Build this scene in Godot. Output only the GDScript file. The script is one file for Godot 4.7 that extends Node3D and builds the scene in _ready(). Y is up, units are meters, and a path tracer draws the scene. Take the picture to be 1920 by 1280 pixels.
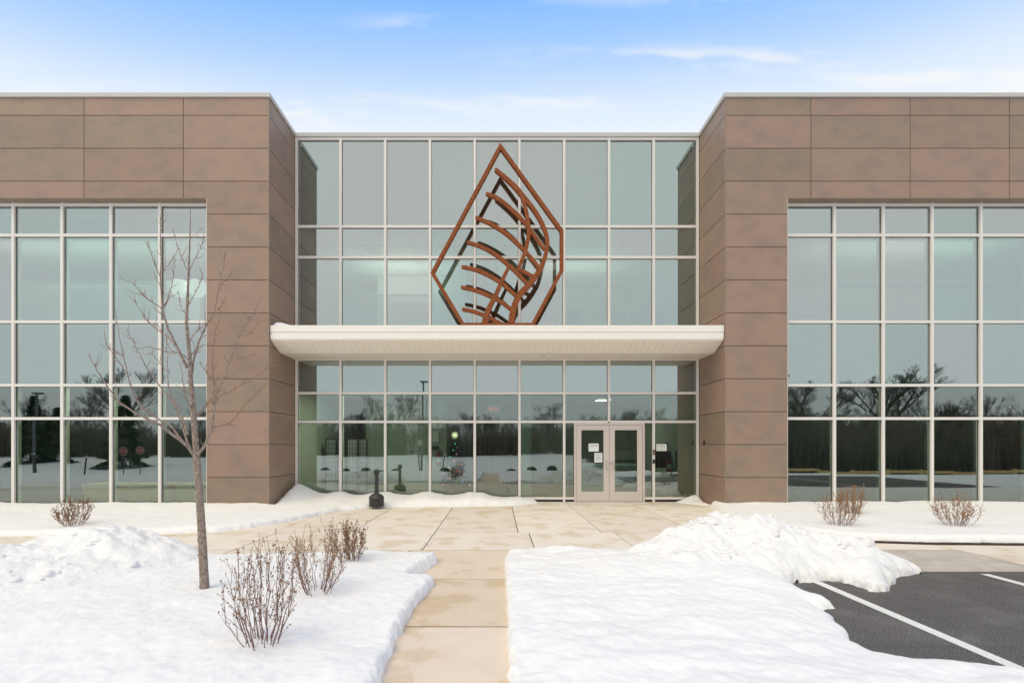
extends Node3D

# Photograph geometry: principal point (932, 834) of 1920 x 1280, focal length 920 px, eye 1.57 m above the paving.
const EYE := 1.57
const FOC := 920.0
const FZ := -12.01    # face of the clad wings
const WZ := -12.22    # face of the wing window frames
const GZ := -13.53    # face of the entrance glazing frames
const TOP := 10.17

var M := {}
var names := {}
var box_cache := {}
var rng := RandomNumberGenerator.new()
var n_big := FastNoiseLite.new()
var n_mid := FastNoiseLite.new()
var n_fine := FastNoiseLite.new()
var n_cell := FastNoiseLite.new()


func _ready() -> void:
	rng.seed = 7
	setup_camera_and_light()
	setup_noise()
	setup_materials()
	build_ground()
	build_paving()
	build_snow()
	build_wing(-1.0)
	build_wing(1.0)
	build_entrance()
	build_doors()
	build_canopy()
	build_sculpture()
	build_rooms()
	build_interior_things()
	build_young_tree()
	build_shrubs()
	build_litter()
	build_receptacle()
	build_across_the_road()


# ------------------------------------------------------------------ camera, sky, sun, exposure
func setup_camera_and_light() -> void:
	var cam := Camera3D.new()
	cam.name = "camera"
	cam.position = Vector3(0, EYE, 0)
	var near := 0.05
	cam.set_frustum(near * 1280.0 / FOC, Vector2(28.0 / FOC, 194.0 / FOC) * near, near, 900.0)
	add_child(cam)
	cam.current = true

	var env := Environment.new()
	env.background_mode = Environment.BG_SKY
	var sky := Sky.new()
	var pm := PanoramaSkyMaterial.new()
	pm.panorama = ImageTexture.create_from_image(sky_image())
	sky.sky_material = pm
	env.sky = sky
	env.background_energy_multiplier = 1.0
	env.tonemap_mode = Environment.TONE_MAPPER_LINEAR
	env.tonemap_exposure = 1.03
	env.sdfgi_enabled = true
	env.ssao_enabled = true
	env.ssil_enabled = true
	var we := WorldEnvironment.new()
	we.name = "world_environment"
	we.environment = env
	add_child(we)

	var sun := DirectionalLight3D.new()
	sun.name = "sun"
	sun.light_energy = 0.5
	sun.light_color = Color(1.0, 0.925, 0.74)
	sun.light_angular_distance = 40.0
	sun.shadow_enabled = true
	sun.rotation_degrees = Vector3(-58, -52, 0)   # behind and to the left of the camera
	add_child(sun)


func sky_image() -> Image:
	var w := 2048
	var h := 1024
	var im := Image.create(w, h, false, Image.FORMAT_RGBF)
	var streak := FastNoiseLite.new()
	streak.seed = 21
	streak.frequency = 1.0
	streak.fractal_octaves = 5
	var veil := FastNoiseLite.new()
	veil.seed = 5
	veil.frequency = 1.1
	veil.fractal_octaves = 4
	var stops := [[0.0, Color8(232, 238, 243)], [20.0, Color8(240, 244, 249)], [31.0, Color8(240, 246, 253)], [34.5, Color8(216, 232, 253)], [38.0, Color8(178, 211, 253)], [42.0, Color8(138, 190, 254)], [47.0, Color8(80, 155, 252)], [90.0, Color8(70, 138, 236)]]
	# [right of straight ahead, up, half width, half height, strength], in tangents
	var wisps := [[-0.28, 0.675, 0.30, 0.030, 0.8], [0.12, 0.70, 0.16, 0.02, 0.6], [0.42, 0.785, 0.30, 0.025, 0.75], [0.95, 0.745, 0.32, 0.03, 0.8], [-0.12, 0.86, 0.14, 0.018, 0.45], [0.4, 0.905, 0.3, 0.012, 0.35], [-0.95, 0.72, 0.3, 0.05, 0.25]]
	for y in h:
		var el := (0.5 - (y + 0.5) / h) * 180.0
		for x in w:
			# longitude 0, the first column, is straight ahead of the camera (-z)
			var az := (x + 0.5) / w * TAU
			var e := maxf(el, 0.0)
			var side := sin(az)
			var s := e + 9.5 * side * side - 0.8 * side
			var c: Color = stops[0][1]
			for k in stops.size() - 1:
				if s >= stops[k][0] and s <= stops[k + 1][0]:
					c = (stops[k][1] as Color).lerp(stops[k + 1][1], (s - stops[k][0]) / (stops[k + 1][0] - stops[k][0]))
			c = c.srgb_to_linear()
			var d := Vector3(sin(az) * cos(deg_to_rad(e)), sin(deg_to_rad(e)), -cos(az) * cos(deg_to_rad(e)))
			# thin streaks of cirrus, on the plane that touches the sky straight ahead
			var amount := 0.0
			if d.z < -0.2:
				var u := d.x / -d.z
				var v := d.y / -d.z
				var f := streak.get_noise_2d(u * 2.2 + v * 1.5, v * 15.0) + 0.4 * streak.get_noise_2d(u * 9.0, v * 40.0)
				var where := 0.0
				for k in wisps:
					where = maxf(where, exp(-pow((u - k[0]) / k[2], 2.0) - pow((v - k[1]) / k[3], 2.0)) * k[4])
				amount = smoothstep(-0.22, 0.42, f) * where
			# the veil of high cloud overhead and behind, which makes the light so even
			var vn := veil.get_noise_3d(d.x * 1.3, d.y * 1.3, d.z * 1.3)
			var over := smoothstep(50.0, 64.0, e + vn * 14.0) * 0.82
			var behind := smoothstep(-0.1, 0.45, -cos(az) + vn * 0.35) * smoothstep(8.0, 30.0, e) * 0.85
			amount = clampf(maxf(amount, maxf(over, behind)), 0.0, 0.9)
			c = c.lerp(Color(0.94, 0.935, 0.92), amount)
			im.set_pixel(x, y, c)
	return im


# ------------------------------------------------------------------ helpers
func numbered(called: String) -> String:
	if not names.has(called):
		names[called] = 0
		return called
	names[called] += 1
	return "%s_%03d" % [called, names[called]]


func thing(called: String, label: String, category: String, at := Vector3.ZERO, group := "", kind := "") -> Node3D:
	var o := Node3D.new()
	o.name = numbered(called)
	o.position = at
	add_child(o)
	tag(o, label, category, group, kind)
	return o


func tag(o: Node3D, label: String, category: String, group := "", kind := "") -> void:
	o.set_meta("label", label)
	o.set_meta("category", category)
	if group != "":
		o.set_meta("group", group)
	if kind != "":
		o.set_meta("kind", kind)


func put(mesh: Mesh, called: String, m: Material, parent: Node3D, at := Vector3.ZERO) -> MeshInstance3D:
	var o := MeshInstance3D.new()
	o.mesh = mesh
	o.material_override = m
	o.name = numbered(called) if parent == self else called
	o.position = at
	parent.add_child(o, true)
	return o


func box_mesh(size: Vector3) -> BoxMesh:
	var key := "%.4f %.4f %.4f" % [size.x, size.y, size.z]
	if not box_cache.has(key):
		var b := BoxMesh.new()
		b.size = size
		box_cache[key] = b
	return box_cache[key]


func box(called: String, lo: Vector3, hi: Vector3, m: Material, parent: Node3D) -> MeshInstance3D:
	var a := Vector3(minf(lo.x, hi.x), minf(lo.y, hi.y), minf(lo.z, hi.z))
	var b := Vector3(maxf(lo.x, hi.x), maxf(lo.y, hi.y), maxf(lo.z, hi.z))
	return put(box_mesh(b - a), called, m, parent, (a + b) * 0.5 - (parent.position if parent != self else Vector3.ZERO))


func structure(called: String, label: String, category: String, lo: Vector3, hi: Vector3, m: Material) -> MeshInstance3D:
	var o := box(called, lo, hi, m, self)
	tag(o, label, category, "", "structure")
	return o


func px(x: float, y: float, d: float) -> Vector3:
	return Vector3((x - 932.0) * d / FOC, EYE - (y - 834.0) * d / FOC, -d)


func st_new() -> SurfaceTool:
	var st := SurfaceTool.new()
	st.begin(Mesh.PRIMITIVE_TRIANGLES)
	return st


func done(st: SurfaceTool) -> ArrayMesh:
	st.generate_normals()
	return st.commit()


func quad(st: SurfaceTool, a: Vector3, b: Vector3, c: Vector3, d: Vector3, flat := true) -> void:
	if flat:
		st.set_smooth_group(-1)
	for p in [a, b, c, a, c, d]:
		st.add_vertex(p)


func add_box(st: SurfaceTool, lo: Vector3, hi: Vector3) -> void:
	var p := [Vector3(lo.x, lo.y, lo.z), Vector3(hi.x, lo.y, lo.z), Vector3(hi.x, hi.y, lo.z), Vector3(lo.x, hi.y, lo.z), Vector3(lo.x, lo.y, hi.z), Vector3(hi.x, lo.y, hi.z), Vector3(hi.x, hi.y, hi.z), Vector3(lo.x, hi.y, hi.z)]
	for f in [[4, 7, 6, 5], [1, 2, 3, 0], [5, 6, 2, 1], [0, 3, 7, 4], [7, 3, 2, 6], [0, 4, 5, 1]]:
		quad(st, p[f[0]], p[f[1]], p[f[2]], p[f[3]])


# a tube through points with a radius at each
func tube(st: SurfaceTool, pts: Array, radii: Array, sides := 6, close_end := true) -> void:
	st.set_smooth_group(0)
	var n := pts.size()
	var rings := []
	var ref := Vector3(0.37, 0.21, 0.9)
	for i in n:
		var t: Vector3 = (pts[mini(i + 1, n - 1)] - pts[maxi(i - 1, 0)])
		if t.length() < 1e-6:
			t = Vector3.UP
		t = t.normalized()
		if absf(t.dot(ref)) > 0.95:
			ref = Vector3(0.9, 0.3, 0.1)
		var u := t.cross(ref).normalized()
		var v := t.cross(u)
		ref = -v if absf(v.dot(t)) < 0.9 else ref
		var ring := []
		for k in sides:
			var a := TAU * k / sides
			ring.append(pts[i] + (u * cos(a) + v * sin(a)) * radii[i])
		rings.append(ring)
		ref = u.cross(t) * 0.6 + ref * 0.4
	for i in n - 1:
		for k in sides:
			var k2 := (k + 1) % sides
			for p in [rings[i][k], rings[i][k2], rings[i + 1][k2], rings[i][k], rings[i + 1][k2], rings[i + 1][k]]:
				st.add_vertex(p)
	if close_end:
		for k in sides:
			for p in [pts[n - 1], rings[n - 1][k], rings[n - 1][(k + 1) % sides]]:
				st.add_vertex(p)


func lathe(st: SurfaceTool, profile: Array, sides := 24, at := Vector3.ZERO) -> void:
	st.set_smooth_group(0)
	for i in profile.size() - 1:
		for k in sides:
			var a := TAU * k / sides
			var b := TAU * (k + 1) / sides
			var p: Vector2 = profile[i]
			var q: Vector2 = profile[i + 1]
			var v := [Vector3(cos(a) * p.x, p.y, sin(a) * p.x), Vector3(cos(b) * p.x, p.y, sin(b) * p.x), Vector3(cos(b) * q.x, q.y, sin(b) * q.x), Vector3(cos(a) * q.x, q.y, sin(a) * q.x)]
			for j in [0, 1, 2, 0, 2, 3]:
				st.add_vertex(v[j] + at)


# a flat outline in x, y pushed back along z from z0 to z1 (z1 < z0), rounded a little at the front edge
func extrude(outline: PackedVector2Array, z0: float, z1: float) -> ArrayMesh:
	var st := st_new()
	var o := outline
	if Geometry2D.is_polygon_clockwise(o):
		o = o.duplicate()
		o.reverse()
	var idx := Geometry2D.triangulate_polygon(o)
	st.set_smooth_group(-1)
	for i in range(0, idx.size(), 3):
		var tri := [o[idx[i]], o[idx[i + 1]], o[idx[i + 2]]]
		if (tri[1] - tri[0]).cross(tri[2] - tri[0]) > 0.0:
			tri = [tri[0], tri[2], tri[1]]
		for p in tri:
			st.add_vertex(Vector3(p.x, p.y, z0))
		for p in [tri[0], tri[2], tri[1]]:
			st.add_vertex(Vector3(p.x, p.y, z1))
	for i in o.size():
		var a: Vector2 = o[i]
		var b: Vector2 = o[(i + 1) % o.size()]
		quad(st, Vector3(a.x, a.y, z0), Vector3(a.x, a.y, z1), Vector3(b.x, b.y, z1), Vector3(b.x, b.y, z0))
	return done(st)


func smooth_line(pts: Array, per := 6) -> Array:
	if pts.size() < 3:
		return pts
	var out := []
	for i in pts.size() - 1:
		var p0 = pts[maxi(i - 1, 0)]
		var p1 = pts[i]
		var p2 = pts[i + 1]
		var p3 = pts[mini(i + 2, pts.size() - 1)]
		for k in per:
			out.append(p1.cubic_interpolate(p2, p0, p3, float(k) / per))
	out.append(pts[pts.size() - 1])
	return out


# ------------------------------------------------------------------ noise and materials
func setup_noise() -> void:
	n_big.seed = 3
	n_big.frequency = 0.35
	n_mid.seed = 11
	n_mid.frequency = 1.6
	n_mid.fractal_octaves = 3
	n_fine.seed = 17
	n_fine.frequency = 7.0
	n_fine.fractal_octaves = 3
	n_cell.seed = 29
	n_cell.noise_type = FastNoiseLite.TYPE_CELLULAR
	n_cell.cellular_return_type = FastNoiseLite.RETURN_DISTANCE
	n_cell.frequency = 3.4


func lin(r: float, g: float, b: float) -> Color:
	return Color(r, g, b).linear_to_srgb()


func mat(key: String, c: Color, rough := 0.7, metal := 0.0) -> StandardMaterial3D:
	var m := StandardMaterial3D.new()
	m.resource_name = key
	m.albedo_color = c
	m.roughness = rough
	m.metallic = metal
	M[key] = m
	return m


func noise_tex(sd: int, freq: float, stops: Array, octaves := 4, size := 512, kind := FastNoiseLite.TYPE_SIMPLEX_SMOOTH) -> NoiseTexture2D:
	var n := FastNoiseLite.new()
	n.seed = sd
	n.frequency = freq
	n.noise_type = kind
	n.fractal_octaves = octaves
	var t := NoiseTexture2D.new()
	t.width = size
	t.height = size
	t.seamless = true
	t.noise = n
	if stops.size():
		var g := Gradient.new()
		g.offsets = PackedFloat32Array(stops.map(func(s): return s[0]))
		g.colors = PackedColorArray(stops.map(func(s): return s[1]))
		t.color_ramp = g
	return t


func triplanar(m: StandardMaterial3D, scale: Vector3, offset := Vector3.ZERO) -> void:
	m.uv1_triplanar = true
	m.uv1_world_triplanar = true
	m.uv1_scale = scale
	m.uv1_offset = offset


func detail(m: StandardMaterial3D, t: Texture2D, scale: float) -> void:
	m.detail_enabled = true
	m.detail_albedo = t
	m.detail_uv_layer = BaseMaterial3D.DETAIL_UV_2
	m.uv2_triplanar = true
	m.uv2_world_triplanar = true
	m.uv2_scale = Vector3.ONE * scale


func relief(m: StandardMaterial3D, t: Texture2D, cm: float) -> void:
	m.heightmap_enabled = true
	m.heightmap_texture = t
	m.heightmap_scale = cm


func setup_materials() -> void:
	# fibre cement cladding: mottled brown, a few tones
	var clad := noise_tex(41, 0.0042, [[0.0, Color(0.90, 0.90, 0.875)], [0.30, Color(0.95, 0.94, 0.915)], [0.48, Color(0.98, 0.955, 0.93)], [0.62, Color(1.0, 0.965, 0.92)], [1.0, Color(1.0, 0.985, 0.93)]], 8, 1024)
	(clad.noise as FastNoiseLite).fractal_gain = 0.62
	(clad.noise as FastNoiseLite).domain_warp_enabled = true
	(clad.noise as FastNoiseLite).domain_warp_amplitude = 60.0
	(clad.noise as FastNoiseLite).domain_warp_frequency = 0.01
	var grain := noise_tex(43, 0.25, [[0.0, Color(0.45, 0.38, 0.33, 0.10)], [0.42, Color(0.6, 0.5, 0.45, 0.0)], [0.6, Color(0.8, 0.7, 0.6, 0.0)], [1.0, Color(0.95, 0.85, 0.75, 0.14)]], 3, 1024)
	var tones := [Color8(157, 137, 124), Color8(152, 135, 122), Color8(161, 138, 127), Color8(147, 131, 118), Color8(154, 133, 121)]
	for i in tones.size():
		var m := mat("cladding_%d" % i, tones[i], 0.5)
		m.albedo_texture = clad
		triplanar(m, Vector3(0.26, 0.38, 0.26), Vector3(0.37 * i, 0.21 * i, 0.13 * i))
		detail(m, grain, 0.7)
	mat("membrane", lin(0.30, 0.26, 0.23), 0.9)
	mat("frame", Color8(232, 228, 222), 0.38)
	mat("coping", Color8(196, 194, 190), 0.42)
	mat("gasket", lin(0.015, 0.015, 0.015), 0.6)
	# the entrance and the lower rows: clear green-tinted glass; the upper rows: coated reflective glass
	glass("glass_clear", Color(0.77, 0.90, 0.82), 0.14)
	var tints := [Color(0.66, 0.86, 0.79), Color(0.70, 0.88, 0.81), Color(0.64, 0.88, 0.82), Color(0.74, 0.85, 0.80)]
	for i in 4:
		glass("glass_coated_%d" % i, tints[i], [0.265, 0.28, 0.27, 0.285][i])
	mat("spandrel", lin(0.34, 0.54, 0.48), 0.7)
	var cream := mat("canopy", Color8(245, 241, 233), 0.4)
	cream.clearcoat_enabled = false
	mat("soffit_board", Color8(242, 234, 219), 0.45)
	mat("lens", Color8(250, 248, 240), 0.3)
	var door := mat("door_metal", Color8(216, 206, 198), 0.36)
	door.metallic = 0.1
	mat("steel", Color8(205, 206, 208), 0.22, 0.9)
	mat("paper", Color8(235, 240, 236), 0.85)
	mat("ink", lin(0.03, 0.03, 0.03), 0.8)
	mat("pale_ink", lin(0.32, 0.34, 0.34), 0.8)
	# weathering steel
	var rust := mat("rust", Color(1, 1, 1), 0.82)
	rust.albedo_texture = noise_tex(55, 0.02, [[0.0, lin(0.17, 0.045, 0.012)], [0.45, lin(0.235, 0.063, 0.014)], [0.7, lin(0.29, 0.080, 0.017)], [1.0, lin(0.34, 0.105, 0.026)]], 5)
	triplanar(rust, Vector3(0.9, 0.9, 0.9))
	# snow
	var snow := mat("snow", Color(1, 1, 1), 0.75)
	snow.albedo_texture = noise_tex(61, 0.02, [[0.0, lin(0.83, 0.84, 0.86)], [0.5, lin(0.89, 0.895, 0.90)], [1.0, lin(0.92, 0.92, 0.92)]], 4)
	triplanar(snow, Vector3(0.7, 0.7, 0.7))
	relief(snow, noise_tex(67, 0.02, [], 5), 0.75)
	var snow_old := mat("snow_pile", Color(1, 1, 1), 0.8)
	snow_old.albedo_texture = noise_tex(63, 0.012, [[0.0, lin(0.70, 0.69, 0.68)], [0.3, lin(0.84, 0.845, 0.85)], [1.0, lin(0.91, 0.91, 0.91)]], 5)
	triplanar(snow_old, Vector3(0.8, 0.8, 0.8))
	relief(snow_old, noise_tex(68, 0.022, [], 5), 1.5)
	# broomed concrete with damp stains and salt
	var tan_tones := [Color8(225, 209, 190), Color8(220, 203, 182), Color8(229, 214, 197)]
	var stain := noise_tex(71, 0.0055, [[0.0, Color(0.92, 0.88, 0.81)], [0.30, Color(0.95, 0.925, 0.875)], [0.35, Color(0.985, 0.97, 0.95)], [0.6, Color(1, 0.995, 0.985)], [1.0, Color(1.0, 1.0, 1.0)]], 6, 1024)
	var salt := noise_tex(72, 0.16, [[0.0, Color(1, 1, 1, 0.0)], [0.70, Color(1, 1, 1, 0.0)], [0.80, Color(1, 1, 1, 0.7)], [1.0, Color(1, 1, 1, 0.8)]], 3, 1024)
	var grit := noise_tex(73, 0.3, [], 3)
	for i in 6:
		var m := mat("concrete_%d" % i, tan_tones[i] if i < 3 else [Color8(231, 223, 213), Color8(227, 219, 208), Color8(234, 227, 218)][i - 3], 0.72)
		m.albedo_texture = stain
		triplanar(m, Vector3(0.23, 0.23, 0.23), Vector3(0.31 * i, 0, 0.17 * i))
		relief(m, grit, 0.25)
		m.detail_enabled = true
		m.detail_albedo = salt
		m.detail_uv_layer = BaseMaterial3D.DETAIL_UV_2
		m.uv2_triplanar = true
		m.uv2_world_triplanar = true
		m.uv2_scale = Vector3(0.6, 0.6, 0.6)
	var grey := mat("concrete_grey", Color8(206, 199, 190), 0.75)
	grey.albedo_texture = noise_tex(74, 0.01, [[0.0, Color(0.86, 0.85, 0.84)], [1.0, Color(1, 1, 1)]], 5)
	triplanar(grey, Vector3(0.4, 0.4, 0.4))
	relief(grey, grit, 0.25)
	var salty := noise_tex(85, 0.006, [[0.0, Color(0.62, 0.61, 0.60, 0.0)], [0.5, Color(0.62, 0.61, 0.60, 0.02)], [0.68, Color(0.66, 0.65, 0.64, 0.06)], [1.0, Color(0.7, 0.69, 0.68, 0.16)]], 6, 1024)
	var gritty := noise_tex(86, 0.09, [[0.0, Color(0.42, 0.39, 0.36, 0.5)], [0.20, Color(0.5, 0.46, 0.43, 0.25)], [0.27, Color(0.6, 0.58, 0.55, 0.0)], [1.0, Color(0.6, 0.58, 0.55, 0.0)]], 3, 1024)
	detail(snow_old, gritty, 0.55)
	mat("joint", lin(0.05, 0.04, 0.03), 0.95)
	var asphalt := mat("asphalt", Color(1, 1, 1), 0.85)
	asphalt.albedo_texture = noise_tex(81, 0.11, [[0.0, lin(0.028, 0.027, 0.026)], [0.35, lin(0.060, 0.058, 0.056)], [0.55, lin(0.095, 0.091, 0.088)], [0.68, lin(0.16, 0.15, 0.145)], [0.8, lin(0.34, 0.32, 0.30)], [1.0, lin(0.5, 0.47, 0.44)]], 3, 1024)
	triplanar(asphalt, Vector3(0.62, 0.62, 0.62))
	relief(asphalt, noise_tex(82, 0.11, [], 3, 1024), 0.6)
	detail(asphalt, salty, 0.22)
	var paint := mat("road_paint", Color8(240, 240, 238), 0.7)
	paint.albedo_texture = noise_tex(83, 0.12, [[0.0, Color(0.7, 0.7, 0.7)], [0.3, Color(0.94, 0.94, 0.94)], [1.0, Color(1, 1, 1)]], 4)
	triplanar(paint, Vector3(0.8, 0.8, 0.8))
	mat("mulch", lin(0.055, 0.035, 0.025), 0.95)
	# bark and stems
	var bark := mat("bark", Color(1, 1, 1), 0.85)
	bark.albedo_texture = noise_tex(91, 0.03, [[0.0, lin(0.11, 0.08, 0.062)], [0.45, lin(0.27, 0.205, 0.165)], [0.7, lin(0.40, 0.32, 0.27)], [1.0, lin(0.52, 0.45, 0.40)]], 5)
	triplanar(bark, Vector3(2.5, 1.2, 2.5))
	relief(bark, noise_tex(92, 0.05, [], 4), 1.0)
	mat("twig", lin(0.30, 0.19, 0.13), 0.8)
	mat("shrub_stem", lin(0.20, 0.11, 0.08), 0.85)
	mat("dead_leaf", lin(0.27, 0.135, 0.055), 0.85)
	mat("dead_leaf_pale", lin(0.40, 0.23, 0.105), 0.85)
	mat("far_bark", lin(0.15, 0.125, 0.10), 0.9)
	mat("needles", lin(0.03, 0.05, 0.03), 0.9)
	mat("tinsel_green", lin(0.03, 0.075, 0.035), 0.85)
	mat("juniper", lin(0.05, 0.08, 0.045), 0.9)
	var plastic := mat("black_plastic", lin(0.035, 0.033, 0.036), 0.45)
	plastic.metallic_specular = 0.5
	# interior
	mat("wall_paint", lin(0.50, 0.54, 0.47), 0.85)
	mat("wall_grey_green", lin(0.40, 0.43, 0.36), 0.85)
	mat("wall_white", lin(0.72, 0.73, 0.70), 0.85)
	mat("ceiling_tile", lin(0.70, 0.71, 0.71), 0.9)
	mat("ceiling_grid", lin(0.45, 0.46, 0.46), 0.6)
	mat("floor_dark", lin(0.10, 0.095, 0.085), 0.5)
	mat("wood_rail", lin(0.66, 0.44, 0.18), 0.8)
	mat("red", lin(0.42, 0.025, 0.02), 0.4)
	mat("white_gloss", lin(0.75, 0.76, 0.75), 0.4)
	mat("fabric_dark", lin(0.025, 0.03, 0.045), 0.9)
	var mustard := mat("mustard", Color(1, 1, 1), 0.9)
	mustard.albedo_texture = noise_tex(95, 0.05, [[0.0, lin(0.46, 0.31, 0.02)], [0.5, lin(0.72, 0.50, 0.03)], [1.0, lin(0.85, 0.66, 0.10)]], 5)
	triplanar(mustard, Vector3(0.8, 1.6, 0.8))
	mat("galvanised", lin(0.16, 0.165, 0.17), 0.6, 0.3)
	mat("beige_box", lin(0.62, 0.60, 0.48), 0.5)
	mat("brown_box", lin(0.14, 0.065, 0.035), 0.5)
	mat("screen_paper", lin(0.36, 0.37, 0.34), 0.9)
	mat("dark_wood", lin(0.03, 0.02, 0.015), 0.6)


func glass(key: String, tint: Color, scale: float) -> void:
	var m := mat(key, Color(tint.r, tint.g, tint.b, 0.0), 0.0)
	m.transparency = BaseMaterial3D.TRANSPARENCY_ALPHA
	m.refraction_enabled = true
	m.refraction_scale = scale


# ------------------------------------------------------------------ ground and paving
func land(x: float, z: float) -> float:
	# level by the building, falling to a road behind the camera and rising again to the woods
	var h := -0.07
	h -= 1.45 * smoothstep(3.0, 14.0, z)
	h += 1.5 * smoothstep(22.0, 50.0, z)
	h += 2.0 * smoothstep(50.0, 160.0, z)
	if z > 3.0:
		h += n_big.get_noise_2d(x * 0.25, z * 0.25) * 0.25 * smoothstep(3.0, 10.0, z) * (1.0 - smoothstep(12.0, 13.5, z) * (1.0 - smoothstep(21.0, 23.0, z)))
	return h


func sheet(x0: float, x1: float, z0: float, z1: float, xs: PackedFloat32Array, zs: PackedFloat32Array, hf: Callable) -> ArrayMesh:
	var st := st_new()
	st.set_smooth_group(0)
	for j in zs.size():
		for i in xs.size():
			st.add_vertex(Vector3(xs[i], hf.call(xs[i], zs[j]), zs[j]))
	var w := xs.size()
	for j in zs.size() - 1:
		for i in w - 1:
			var a := j * w + i
			for k in [a, a + 1, a + w + 1, a, a + w + 1, a + w]:
				st.add_index(k)
	st.generate_normals()
	return st.commit()


func build_ground() -> void:
	var xs := PackedFloat32Array()
	var zs := PackedFloat32Array()
	for i in range(-50, 51):
		xs.append(signf(i) * (absf(i) * 1.0 + pow(absf(i) / 50.0, 3.0) * 450.0))
	for v in [-500.0, -200.0, -80.0, -30.0, -12.0, -6.0, 0.0]:
		zs.append(v)
	for i in range(1, 60):
		zs.append(i * 1.0)
	for v in [65.0, 75.0, 90.0, 120.0, 160.0, 250.0, 500.0]:
		zs.append(v)
	var g := put(sheet(0, 0, 0, 0, xs, zs, land), "ground", M.snow, self)
	tag(g, "snow covered ground falling away to the road and woods", "ground", "", "structure")
	# the road that the windows mirror
	var rx := PackedFloat32Array()
	for i in range(-30, 31):
		rx.append(i * 4.0)
	var rz := PackedFloat32Array([13.6, 15.0, 17.0, 19.0, 20.6])
	var r := put(sheet(0, 0, 0, 0, rx, rz, func(x, z): return land(x, z) + 0.02), "road", M.asphalt, self)
	tag(r, "ploughed asphalt road between snowy verges mirrored in the glass", "road", "", "structure")


func build_paving() -> void:
	# bed under the slabs, seen only in the joints
	var p := thing("pavement", "tan broomed concrete slabs before the entrance and along the walk", "pavement", Vector3.ZERO, "", "structure")
	box("slab_bed", Vector3(-20, -0.06, -13.7), Vector3(20, -0.035, -6.33), M.joint, p)
	box("slab_bed", Vector3(-1.31, -0.06, -6.329), Vector3(0.36, -0.036, 0.6), M.joint, p)
	var g := 0.009
	var k := 0
	var rows := [
		[-13.62, -11.92, [-5.55, -4.1, -2.63, -1.12, 0.38, 1.88, 3.62, 5.55]],
		[-11.92, -8.80, [-5.6, -4.02, -2.62, -1.12, 0.38, 1.88, 3.62, 5.6]],
		[-8.80, -7.33, [-20, -17.0, -14.0, -11.1, -8.6, -7.1, -5.6, -3.95, -2.5, -1.12, 0.57, 2.1, 3.65, 5.2, 6.9]],
		[-7.33, -6.32, [-20, -17.0, -14.0, -11.1, -8.6, -7.1, -5.6, -3.95, -2.5, -1.3]],
		[-7.75, -6.32, [6.9, 8.4, 9.9, 11.4, 12.9, 14.4, 15.9, 17.4, 20.0]],
		[-7.33, -5.75, [-1.3, 0.35]], [-5.75, -4.24, [-1.3, 0.35]], [-4.24, -2.70, [-1.3, 0.35]], [-2.70, -1.15, [-1.3, 0.35]], [-1.15, 0.5, [-1.3, 0.35]],
	]
	for r in rows:
		var xs: Array = r[2]
		g = 0.013 if xs.size() == 2 else 0.009
		for i in xs.size() - 1:
			var s := box("slab", Vector3(xs[i] + g, -0.03, r[0] + g), Vector3(xs[i + 1] - g, rng.randf_range(-0.002, 0.002), r[1] - g), M["concrete_%d" % ((k * 7 + k / 3) % 3 + (0 if xs.size() == 2 else 3))], p)
			k += 1
	# grey curb ramp down to the parking
	var st := st_new()
	quad(st, Vector3(3.0, 0.0, -7.31), Vector3(6.88, 0.0, -7.31), Vector3(6.88, -0.005, -6.34), Vector3(3.0, -0.045, -6.34))
	quad(st, Vector3(3.0, -0.045, -6.34), Vector3(6.88, -0.005, -6.34), Vector3(6.88, -0.07, -6.30), Vector3(3.0, -0.07, -6.30))
	put(done(st), "curb_ramp", M.concrete_grey, p)
	box("curb", Vector3(6.9, -0.12, -6.31), Vector3(20, 0.004, -6.16), M.concrete_grey, p)

	var a := put(box_mesh(Vector3(17.5, 0.02, 7.6)), "parking_lot", M.asphalt, self, Vector3(11.05, -0.065, -2.5))
	tag(a, "dark speckled asphalt of the parking lot beside the snow", "parking lot", "", "structure")
	for x in [3.79, 6.13, 8.85, 11.6, 14.3]:
		var l := put(box_mesh(Vector3(0.105, 0.004, 5.4)), "parking_line", M.road_paint, self, Vector3(x, -0.051, -3.46))
		l.set_meta("kind", "structure")
		tag(l, "white painted stall line on the dark asphalt", "marking", "parking stall lines", "structure")


# ------------------------------------------------------------------ snow
func poly_distance(poly: PackedVector2Array, p: Vector2) -> Array:
	var best := 1e9
	var near := p
	var n := poly.size()
	for i in n:
		var q := Geometry2D.get_closest_point_to_segment(p, poly[i], poly[(i + 1) % n])
		var d := p.distance_squared_to(q)
		if d < best:
			best = d
			near = q
	var s := sqrt(best)
	return [s if Geometry2D.is_point_in_polygon(p, poly) else -s, near]


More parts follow.
